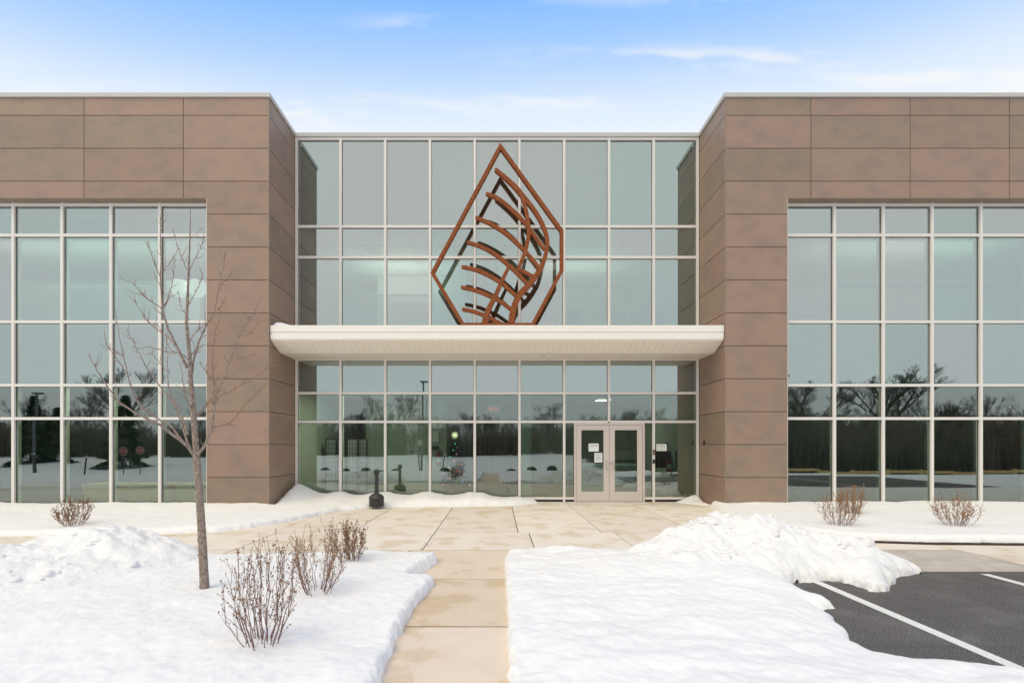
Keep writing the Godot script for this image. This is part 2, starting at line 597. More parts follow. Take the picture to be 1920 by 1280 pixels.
# a blanket of snow over a polygon, with rounded ragged rims; hf gives its thickness, ef the width of its rim
func snow_mesh(poly: PackedVector2Array, cell: float, hf: Callable, ef: Callable, rag: float) -> ArrayMesh:
	var lo := poly[0]
	var hi := poly[0]
	for p in poly:
		lo = lo.min(p)
		hi = hi.max(p)
	lo -= Vector2(cell, cell) * 2.0
	hi += Vector2(cell, cell) * 2.0
	var nx := int((hi.x - lo.x) / cell) + 1
	var nz := int((hi.y - lo.y) / cell) + 1
	var index := PackedInt32Array()
	index.resize(nx * nz)
	index.fill(-1)
	var st := st_new()
	st.set_smooth_group(0)
	var count := 0
	for j in nz:
		for i in nx:
			var p := lo + Vector2(i, j) * cell
			var r := poly_distance(poly, p)
			var sd: float = r[0] + rag * (n_mid.get_noise_2d(p.x * 2.2, p.y * 2.2) + 0.6 * n_fine.get_noise_2d(p.x * 1.4, p.y * 1.4))
			if sd < -cell * 1.45:
				continue
			var y := -0.075
			if sd <= 0.0:
				var dir: Vector2 = (r[1] - p)
				if dir.length() > 1e-5:
					dir = dir.normalized() * signf(-r[0])
					p += dir * minf(-sd, cell * 1.45)
			else:
				var t := minf(sd / maxf(ef.call(p.x, p.y), 0.01), 1.0)
				y = -0.04 + (0.04 + hf.call(p.x, p.y, sd)) * sqrt(1.0 - (1.0 - t) * (1.0 - t))
			st.add_vertex(Vector3(p.x, y, p.y))
			index[j * nx + i] = count
			count += 1
	for j in nz - 1:
		for i in nx - 1:
			var a := index[j * nx + i]
			var b := index[j * nx + i + 1]
			var c := index[(j + 1) * nx + i + 1]
			var d := index[(j + 1) * nx + i]
			var tris := [[a, b, c], [a, c, d]]
			if a < 0 or c < 0:
				tris = [[b, c, d], [a, b, d]]
			for tr in tris:
				if tr.min() >= 0:
					for k in tr:
						st.add_index(k)
	st.generate_normals()
	return st.commit()


func v2(a: Array) -> PackedVector2Array:
	var o := PackedVector2Array()
	for i in range(0, a.size(), 2):
		o.append(Vector2(a[i], a[i + 1]))
	return o


func lump(x: float, z: float, cx: float, cz: float, rx: float, rz: float, turn := 0.0) -> float:
	var u := Vector2(x - cx, z - cz).rotated(turn)
	return exp(-(u.x * u.x / (rx * rx) + u.y * u.y / (rz * rz)))


func build_snow() -> void:
	# lawn left of the path
	var lawn_h := func(x, z, sd):
		return 0.112 + 0.05 * n_big.get_noise_2d(x * 1.5, z * 1.5) + 0.018 * n_mid.get_noise_2d(x, z) + 0.006 * n_fine.get_noise_2d(x * 1.5, z * 1.5)
	var a := v2([-14, -6.55, -7.0, -6.55, -4, -6.72, -0.93, -6.78, -0.82, -6.70, -0.80, -6.4, -1.02, -5.75, -0.98, -5.62, -0.74, -5.66, -0.70, -5.45, -0.80, -4.6, -0.80, -3.9, -0.76, -3.2, -0.74, -2.4, -0.74, 1.2, -14, 1.2])
	var s := put(snow_mesh(a, 0.04, lawn_h, func(_x, _z): return 0.03, 0.03), "snow_lawn", M.snow, self)
	tag(s, "smooth deep snow on the lawn left of the path around the young tree", "snow", "", "structure")
	# lawn right of the path, thinning out over the asphalt
	var lawn_r := func(x, z, sd):
		var t := smoothstep(0.6, 3.2, x)
		return 0.10 - 0.03 * t + 0.13 * lump(x, z, 2.3, -6.0, 1.0, 0.9) + 0.05 * lump(x, z, 1.6, -3.2, 0.7, 0.9) + 0.05 * n_big.get_noise_2d(x * 1.8, z * 1.8) + 0.03 * n_mid.get_noise_2d(x * 0.8 + z * 0.5, z * 1.6) + 0.008 * n_fine.get_noise_2d(x * 1.2, z * 1.8)
	var c := v2([0.10, -6.75, 0.16, -7.0, 0.32, -7.1, 0.8, -7.12, 1.6, -7.12, 2.2, -7.2, 2.7, -7.6, 3.5, -7.4, 4.0, -6.4, 3.36, -5.64, 3.30, -5.2, 3.42, -5.05, 3.36, -4.86, 3.15, -4.82, 3.12, -4.57, 2.98, -4.17, 2.87, -3.93, 2.90, -3.75, 3.04, -3.64, 3.30, -3.57, 3.52, -3.48, 3.7, -3.38, 4.6, -3.1, 6.5, -2.6, 9.0, -1.8, 9.0, 1.2, 0.06, 1.2, 0.07, -3.0])
	s = put(snow_mesh(c, 0.04, lawn_r, func(x, _z): return lerpf(0.045, 0.5, smoothstep(0.6, 2.4, x)), 0.03), "snow_lawn", M.snow, self)
	tag(s, "wind rippled snow right of the path thinning out over the asphalt", "snow", "", "structure")
	# planting bed before the left wing and the drift against the entrance glass
	var bed_l := func(x, z, sd):
		var h := 0.10 + 0.03 * n_big.get_noise_2d(x * 1.4, z * 1.4) + 0.015 * n_mid.get_noise_2d(x, z)
		h += 0.05 * smoothstep(-10.6, -11.8, z) * smoothstep(-5.3, -5.9, x)
		if x > -5.7 and z < -11.0:
			var t := smoothstep(-11.9, -13.45, z)
			var up := 0.27 + 0.26 * smoothstep(-4.5, -5.5, x) + 0.045 * cos((x + 0.618) / 1.236 * TAU) - 0.17 * smoothstep(-0.6, 1.0, x) + 0.03 * n_mid.get_noise_2d(x * 1.2, 3.0)
			h = lerpf(h, up, t)
		return h
	var b := v2([-20, -12.3, -7.0, -12.3, -5.75, -12.08, -5.6, -12.15, -5.6, -13.52, 1.15, -13.52, 1.12, -13.05, 0.55, -12.72, 0.11, -12.56, -0.97, -12.45, -2.0, -12.38, -3.08, -12.2, -3.7, -11.65, -4.0, -10.8, -4.27, -10.0, -4.65, -9.26, -5.1, -8.85, -6.2, -8.55, -8.5, -8.42, -20, -8.42])
	s = put(snow_mesh(b, 0.05, bed_l, func(_x, z): return 0.12 if z > -12.0 else 0.25, 0.03), "snow_bed", M.snow, self)
	tag(s, "snow in the left bed drifting up against the entrance glass", "snow", "", "structure")
	# planting bed before the right wing
	var bed_r := func(x, z, sd):
		return 0.13 + 0.04 * smoothstep(-10.5, -12.0, z) + 0.035 * n_big.get_noise_2d(x * 1.4, z * 1.4) + 0.014 * n_mid.get_noise_2d(x, z)
	var d := v2([5.62, -12.1, 7.0, -12.3, 20, -12.3, 20, -7.70, 8.1, -7.72, 6.7, -7.80, 5.97, -7.95, 5.4, -8.5, 4.7, -8.8, 4.7, -9.5, 4.85, -10.3, 5.07, -11.2, 5.35, -12.3, 5.55, -12.6])
	s = put(snow_mesh(d, 0.05, bed_r, func(_x, _z): return 0.10, 0.025), "snow_bed", M.snow, self)
	tag(s, "even snow in the bed under the right wing windows", "snow", "", "structure")
	var dark := thing("mulch_edge", "dark wet mulch edge of the right bed beside the walk", "mulch", Vector3.ZERO, "", "structure")
	var ed := [Vector3(5.2, 0.0, -8.42), Vector3(5.95, 0.0, -7.87), Vector3(6.7, 0.0, -7.73), Vector3(8.1, 0.0, -7.655), Vector3(20.0, 0.0, -7.635)]
	var st := st_new()
	for i in ed.size() - 1:
		var q := Vector3(0, 0, -0.25)
		var up := Vector3(0, 0.025, 0)
		quad(st, ed[i] + up + q, ed[i + 1] + up + q, ed[i + 1] + up, ed[i] + up)
		quad(st, ed[i] + up, ed[i + 1] + up, ed[i + 1] - up, ed[i] - up)
	put(done(st), "mulch_strip", M.mulch, dark)
	# wedge in the right corner of the entrance
	var w := v2([5.58, -13.5, 4.85, -13.47, 5.0, -13.2, 5.3, -12.75, 5.58, -12.6])
	s = put(snow_mesh(w, 0.03, func(x, z, sd): return 0.06 + 0.20 * smoothstep(-13.0, -13.5, z) * smoothstep(4.9, 5.4, x), func(_x, _z): return 0.2, 0.015), "snow_wedge", M.snow, self)
	tag(s, "small wedge of snow in the corner beside the right clad wall", "snow", "", "structure")
	# ploughed piles
	var rough := func(x: float, z: float) -> float:
		var cc := n_cell.get_noise_2d(x * 1.0, z * 1.0)
		var c2 := n_cell.get_noise_2d(x * 2.6 + 7.0, z * 2.6)
		return 0.15 * n_mid.get_noise_2d(x * 0.8, z * 0.8) + 0.10 * (-cc - 0.5) + 0.045 * (-c2 - 0.5) + 0.022 * n_fine.get_noise_2d(x, z)
	var pile_l := func(x, z, sd):
		var h := 0.11 + 0.33 * lump(x, z, -5.1, -6.5, 0.95, 0.55) + 0.16 * lump(x, z, -5.6, -5.7, 1.3, 0.7) + 0.10 * lump(x, z, -6.6, -5.8, 0.8, 0.5) + 0.10 * lump(x, z, -7.6, -5.2, 1.2, 0.5) + 0.10 * lump(x, z, -6.6, -5.0, 1.4, 0.5)
		return h + rough.call(x, z) * clampf((h - 0.10) * 3.5, 0.12, 1.0)
	var pl := v2([-12.0, -6.1, -8.5, -6.15, -7.2, -6.35, -6.4, -6.75, -5.6, -7.3, -4.9, -7.25, -4.3, -7.0, -3.75, -6.55, -3.7, -5.9, -4.2, -4.7, -5.2, -4.1, -7.0, -3.9, -12.0, -3.9])
	s = put(snow_mesh(pl, 0.04, pile_l, func(_x, z): return lerpf(0.9, 0.35, smoothstep(-5.5, -6.6, z)), 0.05), "snow_pile", M.snow_pile, self)
	tag(s, "lumpy ploughed snow heap beside the young tree", "snow pile")
	clods(s, pile_l, pl, 60, 401)
	var pile_r := func(x, z, sd):
		var h := 0.07 + 0.31 * lump(x, z, 2.95, -7.05, 0.85, 0.70) + 0.12 * lump(x, z, 2.2, -6.3, 0.8, 0.8) + 0.30 * lump(x, z, 3.8, -7.0, 0.8, 0.65) + 0.16 * lump(x, z, 4.6, -6.6, 0.6, 0.5) + 0.10 * lump(x, z, 3.2, -6.2, 1.0, 0.4) + 0.06 * lump(x, z, 4.4, -5.85, 0.5, 0.3)
		return h + rough.call(x + 11.0, z) * clampf(h * 3.0, 0.25, 1.0)
	var pr := v2([2.25, -7.2, 2.35, -7.6, 2.7, -7.9, 3.4, -8.3, 4.2, -8.6, 4.8, -8.4, 5.0, -7.7, 5.1, -7.0, 5.45, -6.45, 5.35, -6.2, 4.85, -5.95, 4.5, -5.6, 4.3, -5.45, 4.12, -5.42, 4.15, -5.75, 3.95, -5.86, 3.5, -5.76, 3.0, -5.6, 2.3, -5.3, 1.5, -5.5, 1.35, -6.3, 1.7, -6.95])
	s = put(snow_mesh(pr, 0.03, pile_r, func(x, z): return lerpf(0.75, 0.30, smoothstep(1.9, 3.0, x)), 0.055), "snow_pile", M.snow_pile, self)
	tag(s, "ragged ploughed snow heap spilling over the curb ramp onto asphalt", "snow pile")
	clods(s, pile_r, pr, 80, 402)


# broken lumps lying on a heap
func clods(pile: MeshInstance3D, hf: Callable, poly: PackedVector2Array, count: int, sd: int) -> void:
	var r := RandomNumberGenerator.new()
	r.seed = sd
	var st := st_new()
	st.set_smooth_group(0)
	var lo := poly[0]
	var hi := poly[0]
	for p in poly:
		lo = lo.min(p)
		hi = hi.max(p)
	var made := 0
	while made < count:
		var p := Vector2(r.randf_range(lo.x, hi.x), r.randf_range(lo.y, hi.y))
		var e := poly_distance(poly, p)
		if e[0] < 0.35 or (p.x > 0.0 and p.x < 2.5):
			continue
		var y: float = hf.call(p.x, p.y, e[0])
		if y < 0.16 and r.randf() < 0.8:
			continue
		made += 1
		var rad := r.randf_range(0.018, 0.055) * (1.6 if r.randf() < 0.12 else 1.0)
		var c := Vector3(p.x, y * minf(1.0, e[0] / 0.3) - rad * 0.2, p.y)
		var sq := Vector3(r.randf_range(0.8, 1.4), r.randf_range(0.55, 0.9), r.randf_range(0.8, 1.3)) * rad
		var off := r.randf() * 100.0
		var at := func(i: int, j: int) -> Vector3:
			var a := TAU * (i % 10) / 10.0
			var b := PI * j / 6.0
			var d := Vector3(cos(a) * sin(b), cos(b), sin(a) * sin(b))
			return c + d * sq * (1.0 + 0.45 * n_mid.get_noise_3d(d.x + off, d.y, d.z))
		for j in 6:
			for i in 10:
				for q in [at.call(i, j), at.call(i + 1, j), at.call(i + 1, j + 1), at.call(i, j), at.call(i + 1, j + 1), at.call(i, j + 1)]:
					st.add_vertex(q)
	var o := put(done(st), "snow_lumps", M.snow_pile, pile)
	o.set_meta("kind", "stuff")


# ------------------------------------------------------------------ clad wings
func build_wing(s: float) -> void:
	var side := "left" if s < 0 else "right"
	var t := thing("building_wing", "brown clad wing with tall gridded windows behind the young tree" if s < 0 else "brown clad wing with tall gridded windows above the parking lot", "building")
	var far := 20.0
	var wx := 7.115
	var head := 7.614
	# backing wall, dark in the joints
	box("backing", Vector3(s * 5.63, head, FZ - 0.034), Vector3(s * far, 10.06, FZ - 0.45), M.membrane, t)
	box("backing", Vector3(s * 5.63, -0.2, FZ - 0.034), Vector3(s * (wx - 0.006), head, FZ - 0.45), M.membrane, t)
	box("backing", Vector3(s * 5.63, -0.2, FZ - 0.45), Vector3(s * 5.95, 10.06, GZ - 0.4), M.membrane, t)
	box("backing", Vector3(s * (far - 0.9), -0.2, FZ - 0.036), Vector3(s * far, head, FZ - 0.45), M.membrane, t)
	var ys := [-0.1]
	var y := 0.775
	while y < 10.0:
		ys.append(y)
		y += 0.8055
	ys.append(10.07)
	var cols := [5.59, 7.69, 10.12, 12.55, 14.98, 17.41, far]
	var g := 0.0085
	var v := 0
	for j in ys.size() - 1:
		var y0: float = ys[j] + g
		var y1: float = ys[j + 1] - g
		if y0 > head:
			for i in cols.size() - 1:
				box("panel", Vector3(s * (cols[i] + (g if i else 0.02)), y0, FZ), Vector3(s * (cols[i + 1] - g), y1, FZ - 0.03), M["cladding_%d" % tone(i * 5 + j * 3, s)], t)
		elif y1 > head:
			# the row that the window head cuts: an L at the pier, strips beyond
			var o := PackedVector2Array([Vector2(5.61, y0), Vector2(wx, y0), Vector2(wx, head), Vector2(7.69 - g, head), Vector2(7.69 - g, y1), Vector2(5.61, y1)])
			for k in o.size():
				o[k].x *= s
			put(extrude(o, FZ, FZ - 0.03), "panel", M["cladding_%d" % tone(j, s)], t)
			for i in range(1, cols.size() - 1):
				box("panel", Vector3(s * (cols[i] + g), head, FZ), Vector3(s * (cols[i + 1] - g), y1, FZ - 0.03), M["cladding_%d" % tone(i * 2 + j, s)], t)
		else:
			box("panel", Vector3(s * 5.61, y0, FZ), Vector3(s * wx, y1, FZ - 0.03), M["cladding_%d" % tone(j * 2 + 1, s)], t)
		# the return wall into the entrance recess
		box("panel", Vector3(s * 5.59, y0, FZ - 0.02), Vector3(s * 5.62, y1, GZ - 0.02), M["cladding_%d" % tone(j * 3 + 2, s)], t)
	box("corner_trim", Vector3(s * 5.585, -0.1, FZ + 0.004), Vector3(s * 5.608, 10.07, FZ - 0.018), M.cladding_1, t)
	box("jamb", Vector3(s * wx, 0.0, FZ - 0.004), Vector3(s * (wx + 0.012), head - 0.002, WZ - 0.1), M.frame, t)
	box("window_head", Vector3(s * wx, head - 0.012, FZ - 0.004), Vector3(s * far, head, WZ - 0.05), M.cladding_3, t)
	box("coping", Vector3(s * 5.55, 10.072, FZ + 0.035), Vector3(s * far, TOP, FZ - 0.40), M.coping, t)
	box("coping", Vector3(s * 5.55, 10.072, FZ - 0.402), Vector3(s * 5.95, TOP, GZ - 0.40), M.coping, t)
	box("roof", Vector3(s * 5.9, 9.6, FZ - 0.45), Vector3(s * far, 9.75, -26), M.coping, t)
	box("end_wall", Vector3(s * far, -0.2, FZ - 0.05), Vector3(s * (far + 0.3), 10.0, -26), M.cladding_1, t)
	# windows
	var xs := []
	var x := 7.16
	xs.append(7.16)
	for k in range(1, 11):
		xs.append(7.20 + 1.2195 * k)
	var hs := [0.06, 2.23, 3.06, 4.64, 6.80, 7.56]
	var win := Node3D.new()
	win.name = "window"
	t.add_child(win)
	curtain(win, s, xs, hs, WZ, func(_i, j): return "glass_clear" if j < 2 else "glass_coated")


func tone(k: int, s: float) -> int:
	return int(absf(hash(k * 31 + int(s) * 7 + 5) % 5))


# frames of uprights and crossbars with a pane in every field
func curtain(parent: Node3D, s: float, xs: Array, hs: Array, z: float, which: Callable) -> void:
	var w := 0.034
	for x in xs:
		box("mullion", Vector3(s * (x - w), hs[0] - 0.06, z), Vector3(s * (x + w), hs[hs.size() - 1] + 0.045, z - 0.20), M.frame, parent)
	for j in hs.size():
		for i in xs.size() - 1:
			box("transom", Vector3(s * (xs[i] + w), hs[j] - w, z - 0.004), Vector3(s * (xs[i + 1] - w), hs[j] + w, z - 0.18), M.frame, parent)
	for j in hs.size() - 1:
		for i in xs.size() - 1:
			pane(parent, s * (xs[i] + w), s * (xs[i + 1] - w), hs[j] + w, hs[j + 1] - w, z - 0.055, which.call(i, j))


func pane(parent: Node3D, xa: float, xb: float, y0: float, y1: float, z: float, g: String) -> void:
	var x0 := minf(xa, xb)
	var x1 := maxf(xa, xb)
	# every pane sits a hair out of true
	var p := box("pane", Vector3(x0 - 0.008, y0 - 0.008, z), Vector3(x1 + 0.008, y1 + 0.008, z - 0.012), M[g if g == "glass_clear" else "glass_coated_%d" % rng.randi_range(0, 3)], parent)
	p.rotation = Vector3(rng.randf_range(-1, 1), rng.randf_range(-1, 1), 0) * 0.0022
	var st := st_new()
	var e := 0.009
	add_box(st, Vector3(x0, y0, z - 0.014), Vector3(x0 + e, y1, z + 0.006))
	add_box(st, Vector3(x1 - e, y0, z - 0.014), Vector3(x1, y1, z + 0.006))
	add_box(st, Vector3(x0 + e, y0, z - 0.014), Vector3(x1 - e, y0 + e, z + 0.006))
	add_box(st, Vector3(x0 + e, y1 - e, z - 0.014), Vector3(x1 - e, y1, z + 0.006))
	put(done(st), "gasket", M.gasket, parent)


# ------------------------------------------------------------------ glazed entrance
func build_entrance() -> void:
	var t := thing("entrance_facade", "glazed entrance front of green panes between the two brown wings", "building")
	box("coping", Vector3(-5.549, 10.06, GZ + 0.03), Vector3(5.549, 10.165, GZ - 0.63), M.coping, t)
	box("parapet", Vector3(-5.6, 7.66, GZ - 0.42), Vector3(5.6, 10.05, GZ - 0.6), M.spandrel, t)
	box("roof", Vector3(-5.9, 9.6, GZ - 0.6), Vector3(5.9, 9.74, -26), M.coping, t)
	var xs := [-5.54, -4.325, -3.09, -1.853, -0.618, 0.618, 1.853, 3.09, 4.325, 5.54]
	var up := Node3D.new()
	up.name = "upper_glazing"
	t.add_child(up)
	curtain(up, 1.0, xs, [4.48, 6.75, 7.60, 10.02], GZ, func(_i, j): return "glass_coated")
	var low := Node3D.new()
	low.name = "lower_glazing"
	t.add_child(low)
	var hs := [0.10, 2.21, 3.0, 3.93]
	var w := 0.034
	for i in xs.size():
		var x: float = xs[i]
		box("mullion", Vector3(x - w, 2.21 if i == 7 else 0.0, GZ), Vector3(x + w, 3.99, GZ - 0.20), M.frame, low)
	for j in hs.size():
		for i in xs.size() - 1:
			if j == 0 and (i == 6 or i == 7):
				continue
			box("transom", Vector3(xs[i] + w, hs[j] - w, GZ - 0.004), Vector3(xs[i + 1] - w, hs[j] + w, GZ - 0.18), M.frame, low)
			if j < 3 and not (j == 0 and (i == 6 or i == 7)):
				pane(low, xs[i] + w, xs[i + 1] - w, hs[j] + w, hs[j + 1] - w, GZ - 0.055, "glass_coated" if j == 2 else "glass_clear")
	# sidelights beside the doors
	for e in [[1.887, 2.125], [4.075, 4.291]]:
		box("transom", Vector3(e[0], 0.066, GZ - 0.004), Vector3(e[1], 0.134, GZ - 0.18), M.frame, low)
		pane(low, e[0], e[1], 0.134, 2.176, GZ - 0.055, "glass_clear")
	box("sill", Vector3(-5.55, -0.05, GZ - 0.03), Vector3(2.12, 0.062, GZ - 0.16), M.gasket, low)
	box("sill", Vector3(4.08, -0.05, GZ - 0.03), Vector3(5.55, 0.062, GZ - 0.16), M.gasket, low)


func build_doors() -> void:
	var t := thing("double_door", "pale metal double entrance door with two narrow glass lights", "door")
	var z := GZ + 0.012
	box("door_frame", Vector3(2.125, 0, z), Vector3(2.182, 2.176, z - 0.15), M.door_metal, t)
	box("door_frame", Vector3(4.02, 0, z), Vector3(4.075, 2.176, z - 0.15), M.door_metal, t)
	box("door_frame", Vector3(2.182, 2.125, z), Vector3(4.02, 2.176, z - 0.15), M.door_metal, t)
	box("threshold", Vector3(2.125, -0.004, z + 0.03), Vector3(4.075, 0.012, z - 0.2), M.steel, t)
	for k in 2:
		var x0 := 2.19 if k == 0 else 3.104
		var x1 := 3.097 if k == 0 else 4.012
		var g0 := 2.325 if k == 0 else 3.25
		var g1 := 2.94 if k == 0 else 3.87
		var leaf := Node3D.new()
		leaf.name = "door_leaf"
		t.add_child(leaf, true)
		var zf := z - 0.016
		box("stile", Vector3(x0, 0.016, zf), Vector3(g0, 2.118, zf - 0.045), M.door_metal, leaf)
		box("stile", Vector3(g1, 0.016, zf), Vector3(x1, 2.118, zf - 0.045), M.door_metal, leaf)
		box("rail", Vector3(g0, 0.016, zf - 0.001), Vector3(g1, 0.285, zf - 0.044), M.door_metal, leaf)
		box("rail", Vector3(g0, 1.98, zf - 0.001), Vector3(g1, 2.118, zf - 0.044), M.door_metal, leaf)
		box("glass", Vector3(g0, 0.285, zf - 0.018), Vector3(g1, 1.98, zf - 0.03), M.glass_clear, leaf)
		box("push_bar", Vector3(g0 - 0.03, 0.99, zf - 0.11), Vector3(g1 + 0.03, 1.06, zf - 0.06), M.steel, leaf)
		var hx := 3.045 if k == 0 else 3.155
		var into := -0.045 if k == 0 else 0.045
		var st := st_new()
		var pts := smooth_line([Vector3(hx, 1.13, zf), Vector3(hx, 1.13, zf + 0.06), Vector3(hx + into, 1.10, zf + 0.075), Vector3(hx + into, 1.01, zf + 0.075), Vector3(hx + into, 0.92, zf + 0.075), Vector3(hx, 0.89, zf + 0.06), Vector3(hx, 0.89, zf)], 4)
		var rr := []
		for q in pts:
			rr.append(0.0105)
		tube(st, pts, rr, 8)
		put(done(st), "handle", M.steel, leaf)
	box("lock_plate", Vector3(3.118, 1.00, z - 0.013), Vector3(3.148, 1.085, z - 0.017), M.steel, t)
	# papers taped to the glass
	notice("blank looking white notice taped high on the left door glass", Vector3(2.67, 1.50, z - 0.032), 0.28, 0.22, 2, "")
	notice("tall white notice of small print taped beside the door handle", Vector3(2.80, 1.22, z - 0.032), 0.22, 0.265, 6, "")
	notice("white no soliciting notice inside the glass right of the doors", Vector3(4.555, 1.50, GZ - 0.052), 0.285, 0.19, 2, "No Soliciting")
	var reader := thing("card_reader", "brown card reader over a black call box on the mullion", "card reader", Vector3(4.325, 0, GZ))
	var rb := box("reader_body", Vector3(4.297, 1.30, GZ + 0.028), Vector3(4.353, 1.44, GZ + 0.001), M.brown_box, reader)
	box("reader_light", Vector3(4.315, 1.345, GZ + 0.031), Vector3(4.335, 1.365, GZ + 0.0285), M.paper, reader)
	box("call_box", Vector3(4.292, 1.06, GZ + 0.034), Vector3(4.358, 1.17, GZ + 0.001), M.black_plastic, reader)
	var bell := thing("wall_button", "small black door button on the right clad return wall", "button", Vector3(5.588, 0, -13.2))
	box("button_box", Vector3(5.558, 1.58, -13.17), Vector3(5.588, 1.68, -13.24), M.black_plastic, bell)
	box("button", Vector3(5.553, 1.615, -13.19), Vector3(5.557, 1.64, -13.22), M.red, bell)


func notice(label: String, at: Vector3, w: float, h: float, lines: int, words: String) -> void:
	var t := thing("paper_notice", label, "notice", at)
	put(box_mesh(Vector3(w, h, 0.002)), "sheet", M.paper, t)
	var y := h * 0.5 - 0.045
	if words != "":
		var tm := TextMesh.new()
		var f := SystemFont.new()
		f.font_names = PackedStringArray(["Droid Sans"])
		f.font_weight = 700
		tm.font = f
		tm.text = words
		tm.font_size = 24
		tm.pixel_size = 0.0015
		tm.depth = 0.001
		put(tm, "lettering", M.ink, t, Vector3(0, y, 0.0025))
		y -= 0.05
	var st := st_new()
	for i in lines:
		var ww := w * (0.72 if i % 3 != 2 else 0.5)
		add_box(st, Vector3(-ww * 0.5, y - 0.006, 0.0012), Vector3(ww * 0.5, y + 0.006, 0.002))
		y -= 0.034 if words == "" else 0.05
	put(done(st), "print", M.pale_ink, t)


# ------------------------------------------------------------------ canopy
func build_canopy() -> void:
	var t := thing("entrance_canopy", "long cream entrance canopy with sloped board soffit between the wings", "canopy")
	var zf := -12.07
	var e := 5.575
	var prof := PackedVector2Array([Vector2(zf, 4.33), Vector2(zf, 4.17), Vector2(zf - 0.03, 4.15), Vector2(-12.58, 3.935), Vector2(GZ + 0.004, 3.935), Vector2(GZ + 0.004, 4.45), Vector2(zf - 0.12, 4.45), Vector2(zf - 0.12, 4.33)])
	# body swept along x
	var st := st_new()
	for i in prof.size():
		var a := prof[i]
		var b := prof[(i + 1) % prof.size()]
		quad(st, Vector3(-e, a.y, a.x), Vector3(-e, b.y, b.x), Vector3(e, b.y, b.x), Vector3(e, a.y, a.x))
	var tri := Geometry2D.triangulate_polygon(prof)
	st.set_smooth_group(-1)
	for x in [-e, e]:
		for i in tri:
			st.add_vertex(Vector3(x, prof[i].y, prof[i].x))
	put(done(st), "body", M.canopy, t)
	box("fascia_cap", Vector3(-e - 0.004, 4.345, zf + 0.02), Vector3(e + 0.004, 4.51, zf - 0.115), M.canopy, t)
	box("fascia_band", Vector3(-e, 4.176, zf + 0.012), Vector3(e, 4.338, zf - 0.06), M.canopy, t)
	# soffit boards, sloped and level
	var n := 70
	var bw := 2.0 * e / n
	var dirv := Vector3(0, 3.935 - 4.15, -12.58 - (zf - 0.03))
	var slope := PackedVector2Array()
	var bs := st_new()
	var nrm := Vector3(0, dirv.z, -dirv.y).normalized() * 0.012
	if nrm.y > 0:
		nrm = -nrm
	var a0 := Vector3(0, 4.15, zf - 0.03)
	var a1 := Vector3(0, 3.935, -12.58)
	var hw := bw * 0.5 - 0.003
	var sx := Vector3(hw, 0, 0)
	for f in [[a0 - sx + nrm, a0 + sx + nrm, a1 + sx + nrm, a1 - sx + nrm], [a0 - sx, a0 - sx + nrm, a1 - sx + nrm, a1 - sx], [a0 + sx + nrm, a0 + sx, a1 + sx, a1 + sx + nrm], [a0 - sx, a0 + sx, a0 + sx + nrm, a0 - sx + nrm]]:
		quad(bs, f[0], f[1], f[2], f[3])
	var bmesh := done(bs)
	var lmesh := box_mesh(Vector3(bw - 0.006, 0.012, -12.6 - GZ))
	for i in n:
		var x := -e + (i + 0.5) * bw
		put(bmesh, "soffit_board", M.soffit_board, t, Vector3(x, 0, 0))
		put(lmesh, "soffit_board", M.soffit_board, t, Vector3(x, 3.929, (GZ - 12.6) * 0.5))
	for x in [-4.18, -1.36, 0.99, 1.40, 3.83, 4.2]:
		var small: bool = x == 0.99 or x == 3.83
		var dl := st_new()
		var r := 0.075 if small else 0.105
		lathe(dl, [Vector2(r + 0.025, 3.9225), Vector2(r + 0.022, 3.912), Vector2(r, 3.914), Vector2(r * 0.96, 3.9215)], 24)
		var ring := put(done(dl), "downlight", M.white_gloss, t, Vector3(x, 0, -12.95))
		var ln := CylinderMesh.new()
		ln.top_radius = r * 0.96
		ln.bottom_radius = r * 0.96
		ln.height = 0.004
		put(ln, "lens", M.lens, ring, Vector3(0, 3.919, 0))
	# a cap of snow left on the end of the canopy
	var pl := v2([-5.57, -13.4, -5.57, -12.1, -5.3, -12.1, -4.9, -12.25, -4.7, -12.7, -4.8, -13.4])
	var sm := snow_mesh(pl, 0.03, func(x, _z, _sd): return 0.12 * smoothstep(-4.8, -5.5, x) + 0.03, func(_x, _z): return 0.1, 0.01)
	var s := put(sm, "snow_heap", M.snow, self, Vector3(0, 4.47, 0))
	tag(s, "small cap of snow on the left end of the cream canopy", "snow")


# ------------------------------------------------------------------ sculpture
func ribbon(pts: Array, widths: Array, z0: float, z1: float) -> ArrayMesh:
	var p := smooth_line(pts, 7)
	var l := []
	var r := []
	for i in p.size():
		var t: Vector2 = (p[mini(i + 1, p.size() - 1)] - p[maxi(i - 1, 0)]).normalized()
		var f := float(i) / (p.size() - 1) * (widths.size() - 1)
		var k := mini(int(f), widths.size() - 2)
		var w: float = lerpf(widths[k], widths[k + 1], f - k) * 0.5
		var nn := Vector2(-t.y, t.x)
		l.append(p[i] + nn * w)
		r.append(p[i] - nn * w)
	# rounded first end
	var t0: Vector2 = (p[1] - p[0]).normalized()
	var cap := []
	for a in [0.55, 1.1]:
		cap.append(p[0] - t0 * widths[0] * 0.5 * sin(a) + (l[0] - p[0]) * cos(a))
	for a in [PI / 2, PI - 1.1, PI - 0.55]:
		cap.append(p[0] - t0 * widths[0] * 0.5 * sin(a) + (l[0] - p[0]) * cos(a))
	var o := PackedVector2Array()
	for q in l:
		o.append(q)
	r.reverse()
	for q in r:
		o.append(q)
	cap.reverse()
	for q in cap:
		o.append(q)
	return extrude(o, z0, z1)


func sp(x: float, y: float) -> Vector2:
	var q := px(780.0 + x / 3.37, 250.0 + y / 3.37, 12.79)
	return Vector2(q.x, q.y)


func spl(a: Array) -> Array:
	var o := []
	for i in range(0, a.size(), 2):
		o.append(sp(a[i], a[i + 1]))
	return o


